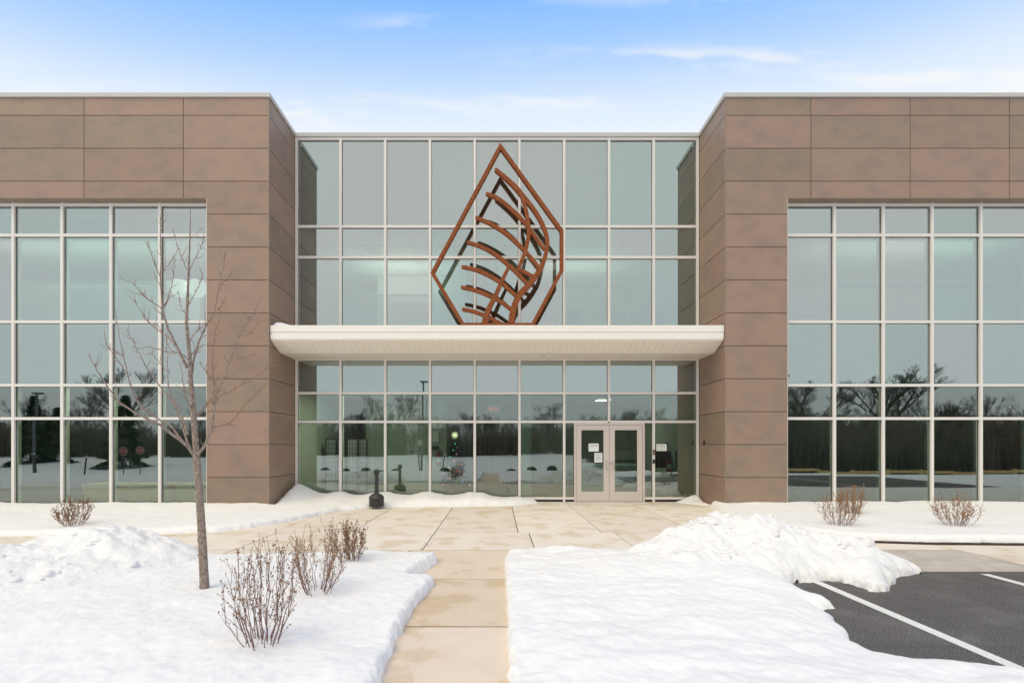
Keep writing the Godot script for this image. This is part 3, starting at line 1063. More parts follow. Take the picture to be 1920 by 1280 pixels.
func build_sculpture() -> void:
	var t := thing("steel_sculpture", "rusted steel leaf sculpture in an angular frame on the canopy", "sculpture", Vector3.ZERO)
	var outer := PackedVector2Array(spl([532, 68, 930, 617, 930, 872, 742, 1222, 293, 1222, 93, 885]))
	var inner := Geometry2D.offset_polygon(outer, -0.088)[0]
	# frame as six mitred bars
	var z0 := -12.72
	var z1 := -12.86
	for i in 6:
		var a := outer[i]
		var b := outer[(i + 1) % 6]
		var ia := nearest(inner, a)
		var ib := nearest(inner, b)
		put(extrude(PackedVector2Array([a, b, ib, ia]), z0, z1), "frame_bar", M.rust, t)
	var zr := -12.735
	put(ribbon(spl([507, 235, 570, 288, 630, 345, 680, 405, 745, 485, 795, 570, 825, 650, 828, 720, 805, 815, 770, 882, 720, 950, 655, 1020, 622, 1090, 605, 1170, 600, 1222]), [0.09, 0.12, 0.10, 0.10, 0.13, 0.15, 0.17], zr, zr - 0.12), "stem", M.rust, t)
	put(ribbon(spl([655, 370, 688, 460, 706, 550, 712, 630, 695, 730, 665, 810, 645, 870]), [0.07, 0.09, 0.10, 0.09, 0.08], zr - 0.004, zr - 0.116), "stem", M.rust, t)
	put(ribbon(spl([588, 838, 540, 940, 500, 1030, 460, 1110, 425, 1222]), [0.07, 0.10, 0.12, 0.16], zr - 0.006, zr - 0.114), "stem", M.rust, t)
	var ribs := [
		[450, 385, 520, 415, 600, 478, 690, 568, 745, 645, 812, 735],
		[385, 535, 470, 572, 560, 628, 650, 706, 720, 780, 782, 855],
		[330, 690, 420, 720, 510, 772, 590, 838, 650, 895, 705, 955],
		[650, 862, 690, 880, 745, 908],
		[297, 845, 380, 863, 460, 898, 540, 945, 600, 998, 645, 1038],
		[293, 973, 370, 990, 450, 1020, 530, 1060, 598, 1110],
		[300, 1112, 370, 1127, 450, 1158, 530, 1200, 570, 1222]]
	for i in ribs.size():
		put(ribbon(spl(ribs[i]), [0.085, 0.095, 0.085], zr - 0.010 - 0.002 * i, zr - 0.105 - 0.002 * i), "rib", M.rust, t)
	for x in [sp(300, 0).x, sp(425, 0).x, sp(605, 0).x, sp(735, 0).x]:
		box("foot_plate", Vector3(x - 0.09, 4.451, -12.66), Vector3(x + 0.09, 4.475, -12.92), M.rust, t)


func nearest(poly: PackedVector2Array, p: Vector2) -> Vector2:
	var best: Vector2 = poly[0]
	for q in poly:
		if q.distance_squared_to(p) < best.distance_squared_to(p):
			best = q
	return best


# ------------------------------------------------------------------ rooms behind the glass
func build_rooms() -> void:
	structure("floor_lobby", "dark floor of the entrance lobby", "floor", Vector3(-5.9, -0.15, GZ - 0.2), Vector3(5.9, 0.012, -24), M.floor_dark)
	structure("floor_landing", "floor of the upper landing behind the sculpture", "floor", Vector3(-5.9, 3.97, GZ - 0.22), Vector3(5.9, 4.30, -24), M.floor_dark)
	structure("ceiling_lobby", "white tiled ceiling of the lobby", "ceiling", Vector3(-5.9, 3.16, GZ - 0.45), Vector3(5.9, 3.24, -24), M.ceiling_tile)
	structure("ceiling_landing", "white tiled ceiling of the upper landing", "ceiling", Vector3(-5.9, 7.50, GZ - 0.25), Vector3(5.9, 7.58, -24), M.ceiling_tile)
	structure("wall_plenum", "pale panel behind the top row of lobby panes", "wall", Vector3(-5.6, 3.04, GZ - 0.42), Vector3(5.6, 3.96, GZ - 0.445), M.spandrel)
	structure("wall_lobby_back", "grey green back wall of the lobby", "wall", Vector3(-5.9, 0, -21.0), Vector3(5.9, 3.16, -21.2), M.wall_grey_green)
	structure("wall_landing_back", "white back wall of the upper landing", "wall", Vector3(-5.9, 4.3, -19.0), Vector3(5.9, 7.5, -19.2), M.wall_paint)
	for s in [-1.0, 1.0]:
		structure("wall_partition", "painted partition wall at the left of the lobby" if s < 0 else "painted partition wall at the right of the lobby", "wall", Vector3(s * 5.62, -0.1, GZ - 0.43), Vector3(s * 5.9, 9.6, -26), M.wall_paint)
		var w := "left" if s < 0 else "right"
		structure("floor_wing", "floor inside the %s wing" % w, "floor", Vector3(s * 5.95, -0.15, WZ - 0.24), Vector3(s * 20, 0.02, -26), M.floor_dark)
		structure("ceiling_wing", "ceiling of the ground floor rooms of the %s wing" % w, "ceiling", Vector3(s * 5.95, 3.22, WZ - 0.465), Vector3(s * 20, 3.3, -26), M.ceiling_tile)
		structure("floor_wing_upper", "upper floor slab inside the %s wing" % w, "floor", Vector3(s * 5.95, 3.9, WZ - 0.5), Vector3(s * 20, 4.3, -26), M.floor_dark)
		structure("wall_spandrel", "pale panel behind the floor line panes of the %s wing" % w, "wall", Vector3(s * 7.0, 3.10, WZ - 0.42), Vector3(s * 20, 4.62, WZ - 0.46), M.spandrel)
		structure("wall_top_panel", "pale panel behind the top row panes of the %s wing" % w, "wall", Vector3(s * 7.0, 6.84, WZ - 0.42), Vector3(s * 20, 7.55, WZ - 0.46), M.spandrel)
		structure("ceiling_wing_upper", "ceiling of the upper rooms of the %s wing" % w, "ceiling", Vector3(s * 5.95, 7.35, WZ - 0.25), Vector3(s * 20, 7.45, -26), M.ceiling_tile)
		structure("wall_wing_back", "back wall of the %s wing rooms" % w, "wall", Vector3(s * 5.95, 0, -20.0), Vector3(s * 20, 7.4, -20.2), M.wall_grey_green if s < 0 else M.wall_paint)
	# ceiling tile bars over the landing and the lobby
	for e in [[7.492, -18.8, "landing"], [3.152, -20.8, "lobby"]]:
		var g := thing("ceiling_grid", "metal grid of the %s ceiling tiles" % e[2], "ceiling grid", Vector3.ZERO, "", "structure")
		for i in range(-4, 5):
			box("grid_bar", Vector3(i * 1.24 - 0.012, e[0] - 0.004, GZ - 0.5), Vector3(i * 1.24 + 0.012, e[0] + 0.006, e[1]), M.ceiling_grid, g)
		for k in 5:
			box("grid_bar", Vector3(-5.55, e[0] - 0.003, GZ - 1.1 - k * 1.24), Vector3(5.55, e[0] + 0.007, GZ - 1.125 - k * 1.24), M.ceiling_grid, g)


func troffer(label: String, at: Vector3, size: Vector2, energy: float) -> void:
	var t := thing("ceiling_light", label, "ceiling light", at, "lit ceiling panels")
	put(box_mesh(Vector3(size.x + 0.05, 0.03, size.y + 0.05)), "light_frame", M.white_gloss, t, Vector3(0, -0.012, 0))
	if not M.has("light_panel"):
		var m := mat("light_panel", Color8(250, 250, 245), 0.5)
		m.emission_enabled = true
		m.emission = Color(1.0, 0.97, 0.9)
		m.emission_energy_multiplier = 0.9
	put(box_mesh(Vector3(size.x, 0.008, size.y)), "light_diffuser", M.light_panel, t, Vector3(0, -0.033, 0))
	var a := AreaLight3D.new()
	a.name = "panel_lamp"
	a.area_size = size
	a.light_energy = energy
	a.light_color = Color(1.0, 0.96, 0.9)
	a.shadow_enabled = true
	a.area_range = 20.0
	a.rotation_degrees = Vector3(-90, 0, 0)
	a.position = Vector3(0, -0.05, 0)
	t.add_child(a)


func uplight(label: String, at: Vector3, length: float, energy: float) -> void:  # added fill lamp that brightens the upper rooms by way of the ceiling
	var t := thing("added_uplight", label, "added light", at, "added hanging uplights")
	put(box_mesh(Vector3(length, 0.05, 0.10)), "housing", M.white_gloss, t)
	put(box_mesh(Vector3(length - 0.02, 0.004, 0.08)), "light_strip", M.light_panel, t, Vector3(0, 0.028, 0))
	for x in [-0.42, 0.42]:
		put(box_mesh(Vector3(0.008, 1.0, 0.008)), "cable", M.steel, t, Vector3(x * length, 0.52, 0))
	var a := AreaLight3D.new()
	a.name = "added_strip_lamp"
	a.area_size = Vector2(length - 0.02, 0.08)
	a.light_energy = energy
	a.light_color = Color(1.0, 0.96, 0.9)
	a.shadow_enabled = true
	a.area_range = 20.0
	a.rotation_degrees = Vector3(90, 0, 0)
	a.position = Vector3(0, 0.035, 0)
	t.add_child(a)


func build_interior_things() -> void:
	troffer("lit ceiling panel over the reception desk behind the doors", Vector3(3.65, 3.15, -16.9), Vector2(0.45, 0.45), 3.0)
	troffer("added fill light panel over the folding screens in the lobby", Vector3(-3.6, 3.15, -14.26), Vector2(1.8, 0.3), 5.0)  # added fill lamp for the dim lobby, hidden behind the plenum panel
	troffer("added fill light panel over the mustard benches", Vector3(-9.2, 3.21, -12.93), Vector2(3.2, 0.25), 3.5)  # added fill lamp to brighten the benches, out of sight above the spandrel edge
	uplight("added white fill uplight hanging over the stair rail on the landing", Vector3(-3.2, 6.5, -16.2), 2.4, 2.2)
	uplight("added white fill uplight hanging over the landing chairs", Vector3(2.6, 6.5, -16.2), 2.4, 1.6)
	uplight("added white fill uplight over the cream wall in upper left wing", Vector3(-12.0, 6.3, -14.3), 5.0, 2.0)
	uplight("added white fill uplight over the pale wall in upper right wing", Vector3(12.0, 6.3, -14.3), 5.0, 2.0)

	# lobby wall with a door, cabinet, sign plate and extinguisher
	var zb := -17.0
	structure("wall_lobby_block", "grey green lobby wall holding a flush door", "wall", Vector3(-4.55, 0.01, zb), Vector3(-1.75, 3.155, zb - 2.5), M.wall_grey_green)
	var dr := thing("lobby_door", "flush grey green door in the lobby wall behind the snow drift", "door", Vector3(-3.6, 0.012, zb))
	box("door_frame", Vector3(-4.35, 0.012, zb + 0.03), Vector3(-2.5, 2.2, zb + 0.001), M.wall_paint, dr)
	box("door_leaf", Vector3(-4.28, 0.02, zb + 0.045), Vector3(-2.57, 2.13, zb + 0.031), M.wall_grey_green, dr)
	box("handle", Vector3(-2.75, 1.0, zb + 0.09), Vector3(-2.63, 1.03, zb + 0.046), M.steel, dr)
	box("door_card", Vector3(-2.74, 1.55, zb + 0.048), Vector3(-2.60, 1.75, zb + 0.0455), M.paper, dr)
	var cb := thing("wall_cabinet", "pale rounded wall cabinet above a black sign plate in lobby", "cabinet", Vector3(-2.2, 1.7, zb))
	box("cabinet_body", Vector3(-2.35, 1.68, zb + 0.06), Vector3(-2.02, 2.05, zb + 0.001), M.white_gloss, cb)
	box("cabinet_latch", Vector3(-2.33, 1.85, zb + 0.07), Vector3(-2.29, 1.89, zb + 0.061), M.steel, cb)
	var sg := thing("room_sign", "black room sign plate under the wall cabinet in the lobby", "sign", Vector3(-2.2, 1.5, zb))
	box("sign_plate", Vector3(-2.36, 1.40, zb + 0.012), Vector3(-2.02, 1.54, zb + 0.001), M.black_plastic, sg)
	extinguisher("red fire extinguisher on the lobby wall under the sign plate", Vector3(-2.0, 0.85, zb + 0.1))
	# folding screens
	folding_screen("black lattice folding screen with white panels behind the left drift", -5.45, -4.1, -15.6, 1.76, "screen_paper")
	folding_screen("brown folding screen beside the decorated tree", -0.75, 0.95, -18.5, 1.85, "brown_box")
	build_decorated_tree()
	# exit sign
	var ex := thing("exit_sign", "red lettered exit sign hanging from the lobby ceiling", "sign", Vector3(-0.12, 2.78, -16.5))
	put(box_mesh(Vector3(0.42, 0.24, 0.04)), "sign_body", M.white_gloss, ex)
	var tm := TextMesh.new()
	tm.text = "EXIT"
	tm.font_size = 32
	tm.pixel_size = 0.005
	tm.depth = 0.004
	var er := mat("exit_red", Color8(235, 70, 60), 0.5)
	er.emission_enabled = true
	er.emission = Color(1.0, 0.15, 0.1)
	er.emission_energy_multiplier = 0.8
	put(tm, "lit_sign_letters", er, ex, Vector3(0, 0, 0.0225))
	put(box_mesh(Vector3(0.03, 0.26, 0.03)), "stem", M.white_gloss, ex, Vector3(0, 0.25, 0))
	# lobby column
	var col := thing("lobby_column", "white boxed column inside the lobby beside the doors", "column", Vector3(0.9, 0.012, -15.2))
	box("shaft", Vector3(0.75, 0.012, -15.1), Vector3(1.05, 3.155, -15.4), M.wall_white, col)
	box("base", Vector3(0.73, 0.012, -15.08), Vector3(1.07, 0.12, -15.42), M.white_gloss, col)
	# reception desk of stacked pale boxes
	var desk := thing("reception_desk", "pale stepped reception desk behind the double door", "desk", Vector3(3.6, 0.012, -17))
	box("front_panel", Vector3(2.8, 0.012, -16.6), Vector3(4.0, 1.0, -16.7), M.white_gloss, desk)
	box("counter", Vector3(2.7, 1.0, -16.5), Vector3(4.7, 1.05, -17.2), M.dark_wood, desk)
	box("side_panel", Vector3(4.0, 0.25, -16.55), Vector3(4.65, 1.38, -16.6), M.white_gloss, desk)
	# lounge chair and wall things right of the doors
	var ch := lounge_chair("dark blue lounge chair inside the glass beside the extinguisher", Vector3(5.05, 0.012, -14.75), -0.9)
	structure("wall_side_room", "pale wall right of the lobby carrying the extinguisher", "wall", Vector3(5.30, 0.012, -14.35), Vector3(5.619, 3.155, -16.2), M.wall_paint)
	extinguisher("red fire extinguisher on the pale wall right of the doors", Vector3(5.22, 0.72, -14.9))
	var ab := thing("alarm_panel", "beige alarm cabinet with black phone above it", "cabinet", Vector3(5.24, 1.0, -15.3))
	box("cabinet_body", Vector3(5.20, 0.98, -15.15), Vector3(5.299, 1.42, -15.45), M.beige_box, ab)
	box("phone", Vector3(5.24, 1.46, -15.24), Vector3(5.299, 1.64, -15.36), M.black_plastic, ab)
	# landing: stair rail, ledge, chairs, diffuser
	var rl := thing("stair_rail", "white stair railing with slanted bars on the landing", "railing", Vector3(-2.6, 4.3, -15.6))
	var st := st_new()
	for k in 4:
		var y := 4.45 + k * 0.28
		tube(st, [Vector3(-4.0, y - 0.75, -15.6), Vector3(-2.75, y, -15.6), Vector3(-1.9, y, -15.6)], [0.018, 0.018, 0.018], 6)
	put(done(st), "rail", M.white_gloss, rl)
	for x in [-2.75, -1.9]:
		box("post", Vector3(x - 0.02, 4.30, -15.58), Vector3(x + 0.02, 5.34, -15.62), M.white_gloss, rl)
	var wl := thing("landing_wall", "white wall block at the head of the stair", "wall", Vector3.ZERO)
	box("wall_face", Vector3(-4.2, 4.3, -17.2), Vector3(-1.0, 7.49, -17.4), M.wall_white, wl)
	box("ledge", Vector3(-3.6, 4.62, -17.05), Vector3(-2.0, 4.78, -17.199), M.wall_white, wl)
	var cl := thing("landing_column", "round white column behind the sculpture", "column", Vector3(-0.95, 4.3, -15.9))
	var cs := st_new()
	lathe(cs, [Vector2(0.14, 0.0), Vector2(0.14, 0.1), Vector2(0.12, 0.11), Vector2(0.12, 3.1), Vector2(0.16, 3.12), Vector2(0.16, 3.19)], 20)
	put(done(cs), "shaft", M.wall_white, cl)
	var df := thing("air_diffuser", "square white air diffuser in the landing ceiling", "vent", Vector3(-3.75, 7.48, -14.9))
	put(box_mesh(Vector3(0.62, 0.03, 0.62)), "frame", M.white_gloss, df)
	put(box_mesh(Vector3(0.42, 0.02, 0.42)), "louvre", M.ceiling_grid, df, Vector3(0, -0.02, 0))
	var cx := [2.15, 3.7, 5.0]
	var seen := ["dark lounge chair on the landing close to the sculpture", "dark lounge chair in the middle of the landing row", "dark lounge chair on the landing close to the right wing"]
	for i in 3:
		lounge_chair(seen[i], Vector3(cx[i], 4.3, -14.7), 0.4 + 0.5 * i)
	# left wing: pendant lamps, cream wall, mustard benches
	var tx := [-9.05, -8.55]
	var pl := ["white drum pendant lamp in the left wing nearer the window edge", "white drum pendant lamp in the left wing beside the pier"]
	for i in 2:
		var p := thing("pendant_lamp", pl[i], "lamp", Vector3(tx[i], 6.0, -14.0), "white pendant lamps")
		var ps := st_new()
		lathe(ps, [Vector2(0.02, 0.26), Vector2(0.17, 0.25), Vector2(0.225, 0.18), Vector2(0.235, 0.05), Vector2(0.20, -0.10), Vector2(0.12, -0.2), Vector2(0.0, -0.21)], 24)
		if not M.has("lamp_shade"):
			var m := mat("lamp_shade", Color8(248, 248, 242), 0.6)
			m.emission_enabled = true
			m.emission = Color(0.95, 0.97, 0.92)
			m.emission_energy_multiplier = 0.75
		put(done(ps), "lamp_shade", M.lamp_shade, p)
		put(box_mesh(Vector3(0.012, 1.1, 0.012)), "cord", M.black_plastic, p, Vector3(0, 0.80, 0))
		var om := OmniLight3D.new()
		om.name = "bulb_lamp"
		om.light_energy = 0.5
		om.light_size = 0.2
		om.omni_range = 12.0
		om.shadow_enabled = true
		p.add_child(om)
	var cw := thing("cream_wall", "cream half height wall inside the upper left wing", "wall", Vector3.ZERO)
	box("wall_face", Vector3(-19, 4.3, -15.2), Vector3(-9.2, 6.55, -15.4), M.wall_white, cw)
	box("wall_cap", Vector3(-19, 6.55, -15.18), Vector3(-9.2, 6.6, -15.42), M.beige_box, cw)
	var pw := thing("pale_wall", "pale half height wall inside the upper right wing", "wall", Vector3.ZERO)
	box("wall_face", Vector3(7.5, 4.3, -15.2), Vector3(19, 6.33, -15.4), M.wall_white, pw)
	box("wall_cap", Vector3(7.5, 6.33, -15.18), Vector3(19, 6.38, -15.42), M.wall_white, pw)
	var bx := [[-10.8, -9.75], [-9.6, -8.52], [-8.35, -7.25]]
	var bl := ["mustard bench behind the left wing pane above the dark shrub", "mustard bench between the two other mustard benches", "mustard bench behind the left wing pane beside the pier"]
	for i in 3:
		var b := thing("bench", bl[i], "bench", Vector3(bx[i][0], 0.02, -12.9), "mustard benches inside the left wing")
		box("seat", Vector3(bx[i][0], 0.12, -12.75), Vector3(bx[i][1], 0.56, -13.3), M.mustard, b)
		box("plinth", Vector3(bx[i][0] + 0.05, 0.02, -12.8), Vector3(bx[i][1] - 0.05, 0.12, -13.25), M.dark_wood, b)


func extinguisher(label: String, at: Vector3) -> void:
	var t := thing("fire_extinguisher", label, "fire extinguisher", at, "red fire extinguishers")
	var st := st_new()
	lathe(st, [Vector2(0.0, 0.0), Vector2(0.07, 0.0), Vector2(0.078, 0.015), Vector2(0.078, 0.36), Vector2(0.06, 0.41), Vector2(0.025, 0.43), Vector2(0.025, 0.46)], 20)
	put(done(st), "cylinder", M.red, t)
	var v := st_new()
	add_box(v, Vector3(-0.03, 0.46, -0.02), Vector3(0.03, 0.50, 0.02))
	add_box(v, Vector3(-0.02, 0.50, -0.015), Vector3(0.09, 0.515, 0.015))
	add_box(v, Vector3(-0.02, 0.53, -0.015), Vector3(0.09, 0.545, 0.015))
	put(done(v), "valve", M.black_plastic, t)
	var h := st_new()
	tube(h, smooth_line([Vector3(-0.03, 0.48, 0), Vector3(-0.09, 0.44, 0.02), Vector3(-0.10, 0.3, 0.04), Vector3(-0.09, 0.12, 0.05)], 4), [0.009, 0.009, 0.009, 0.009, 0.009, 0.009, 0.009, 0.009, 0.009, 0.009, 0.009, 0.009, 0.013], 6)
	put(done(h), "hose", M.black_plastic, t)
	var l := st_new()
	lathe(l, [Vector2(0.0792, 0.14), Vector2(0.0792, 0.28)], 20)
	put(done(l), "cylinder_label", M.paper, t)


func folding_screen(label: String, x0: float, x1: float, z: float, h: float, fill: String) -> void:
	var t := thing("folding_screen", label, "folding screen", Vector3(x0, 0.012, z))
	var n := 4
	var w := (x1 - x0) / n
	for i in n:
		var leaf := Node3D.new()
		leaf.name = "screen_panel"
		leaf.position = Vector3(w * (i + 0.5), 0, 0)
		leaf.rotation.y = 0.35 * (1 if i % 2 == 0 else -1)
		t.add_child(leaf, true)
		var ww := w / cos(0.35) * 0.5 - 0.012
		var st := st_new()
		add_box(st, Vector3(-ww, 0.0, -0.015), Vector3(-ww + 0.035, h, 0.015))
		add_box(st, Vector3(ww - 0.035, 0.0, -0.015), Vector3(ww, h, 0.015))
		for y in [0.1, h - 0.035]:
			add_box(st, Vector3(-ww, y, -0.014), Vector3(ww, y + 0.035, 0.014))
		put(done(st), "panel_frame", M.dark_wood, leaf)
		var lt := st_new()
		for k in range(1, 4):
			var xx := -ww + 2.0 * ww * k / 4.0
			add_box(lt, Vector3(xx - 0.006, 0.12, 0.002), Vector3(xx + 0.006, h - 0.03, 0.010))
		for k in range(1, 11):
			var yy := 0.12 + (h - 0.15) * k / 11.0
			add_box(lt, Vector3(-ww + 0.03, yy - 0.006, 0.003), Vector3(ww - 0.03, yy + 0.006, 0.009))
		put(done(lt), "lattice", M.dark_wood, leaf)
		put(box_mesh(Vector3(2.0 * ww - 0.05, h - 0.16, 0.003)), "screen_sheet", M[fill], leaf, Vector3(0, h * 0.5 + 0.04, 0))


func lounge_chair(label: String, at: Vector3, turn: float) -> Node3D:
	var t := thing("lounge_chair", label, "chair", at, "dark lounge chairs behind the glass")
	t.rotation.y = turn
	var st := st_new()
	var seat := []
	for e in [[-0.34, -0.30, 0.34, 0.34, 0.30, 0.44]]:
		add_box(st, Vector3(e[0], e[4], e[1]), Vector3(e[2], e[5], e[3]))
	put(done(st), "seat", M.fabric_dark, t)
	# a curved tub back
	var o := PackedVector2Array()
	for k in 13:
		var a := PI * k / 12.0
		o.append(Vector2(cos(a) * 0.40, -sin(a) * 0.38))
	for k in range(12, -1, -1):
		var a := PI * k / 12.0
		o.append(Vector2(cos(a) * 0.33, -sin(a) * 0.31))
	var b := put(extrude(o, 0.0, -0.52), "backrest", M.fabric_dark, t, Vector3(0, 0.34, -0.02))
	b.rotation.x = PI / 2
	b.position.y = 0.86
	for p in [[-0.28, -0.24], [0.28, -0.24], [-0.28, 0.28], [0.28, 0.28]]:
		put(box_mesh(Vector3(0.035, 0.30, 0.035)), "leg", M.steel, t, Vector3(p[0], 0.15, p[1]))
	return t


func build_decorated_tree() -> void:
	var r := RandomNumberGenerator.new()
	r.seed = 99
	var t := thing("decorated_tree", "small decorated evergreen with coloured lights and a star in lobby", "decorated tree", Vector3(-1.38, 0.012, -16.0))
	var st := st_new()
	tube(st, [Vector3(0, 0, 0), Vector3(0, 1.7, 0)], [0.03, 0.01], 6)
	put(done(st), "trunk", M.far_bark, t)
	var f := st_new()
	f.set_smooth_group(-1)
	for i in 2600:
		var h := pow(r.randf(), 1.25)
		var y := 0.22 + h * 1.5
		var rad := (1.0 - h) * 0.46 * (0.35 + 0.65 * sqrt(r.randf())) + 0.02
		var a := r.randf() * TAU
		var p := Vector3(cos(a) * rad, y, sin(a) * rad)
		var out := Vector3(cos(a), r.randf_range(-0.5, 0.3), sin(a)).normalized() * r.randf_range(0.05, 0.11)
		var w := Vector3(r.randf_range(-1, 1), r.randf_range(-1, 1), r.randf_range(-1, 1)).normalized() * 0.03
		for q in [p - w, p + w, p + out]:
			f.add_vertex(q)
	put(done(f), "foliage", M.tinsel_green, t)
	var cols := [Color8(255, 240, 200), Color8(255, 90, 80), Color8(110, 255, 130), Color8(120, 160, 255), Color8(255, 150, 220)]
	var sm := SphereMesh.new()
	sm.radius = 0.02
	sm.height = 0.04
	sm.radial_segments = 8
	sm.rings = 4
	var mats := []
	for i in cols.size():
		var m := mat("fairy_%d" % i, cols[i], 0.4)
		m.emission_enabled = true
		m.emission = cols[i]
		m.emission_energy_multiplier = 1.4
		mats.append(m)
	for i in 34:
		var h := (i + 0.5) / 34.0
		var rad := (1.0 - h) * 0.46 + 0.03
		var a := i * 2.4
		put(sm, "light_bulb", mats[i % 5], t, Vector3(cos(a) * rad, 0.24 + h * 1.42, sin(a) * rad))
	var star := PackedVector2Array()
	for k in 16:
		var a := TAU * k / 16.0
		var rr := 0.14 if k % 2 == 0 else 0.055
		star.append(Vector2(cos(a) * rr, sin(a) * rr))
	put(extrude(star, 0.012, -0.012), "star", M.fairy_0, t, Vector3(0, 1.88, 0))


# ------------------------------------------------------------------ young tree on the left lawn
func branch_px(st: SurfaceTool, pts: Array, d0: float, d1: float, r0: float, r1: float, sides := 6) -> Array:
	var p3 := []
	var n := pts.size()
	for i in n:
		var f := float(i) / maxf(n - 1, 1)
		p3.append(px(pts[i].x, pts[i].y, lerpf(d0, d1, pow(f, 0.8))))
	p3 = smooth_line(p3, 3)
	var rr := []
	for i in p3.size():
		rr.append(lerpf(r0, r1, pow(float(i) / (p3.size() - 1), 0.75)))
		if i > 0 and i < p3.size() - 1:
			p3[i] += Vector3(rng.randf_range(-1, 1), rng.randf_range(-1, 1), rng.randf_range(-1, 1)) * 0.006
	tube(st, p3, rr, sides)
	return p3


func twigs(st: SurfaceTool, line: Array, count: int, length: float, r: float) -> void:
	for k in count:
		var f := rng.randf_range(0.12, 0.98)
		var i := clampi(int(f * (line.size() - 1)), 0, line.size() - 2)
		var p: Vector3 = line[i].lerp(line[i + 1], rng.randf())
		var t: Vector3 = (line[i + 1] - line[i]).normalized()
		var sidev := t.cross(Vector3(rng.randf_range(-1, 1), rng.randf_range(-1, 1), rng.randf_range(-1, 1))).normalized()
		var l := length * rng.randf_range(0.3, 1.0)
		var dir := (t * 0.7 + sidev * 0.8 + Vector3(0, 0.15, 0)).normalized()
		tube(st, [p, p + dir * l * 0.55, p + (dir + Vector3(0, 0.25, 0)).normalized() * l], [r, r * 0.8, r * 0.45], 4)


func zc(a: Array) -> Array:
	var o := []
	for i in range(0, a.size(), 2):
		o.append(Vector2(140.0 + a[i] / 3.047, 380.0 + a[i + 1] / 3.047))
	return o


func pc(a: Array) -> Array:
	var o := []
	for i in range(0, a.size(), 2):
		o.append(Vector2(a[i], a[i + 1]))
	return o


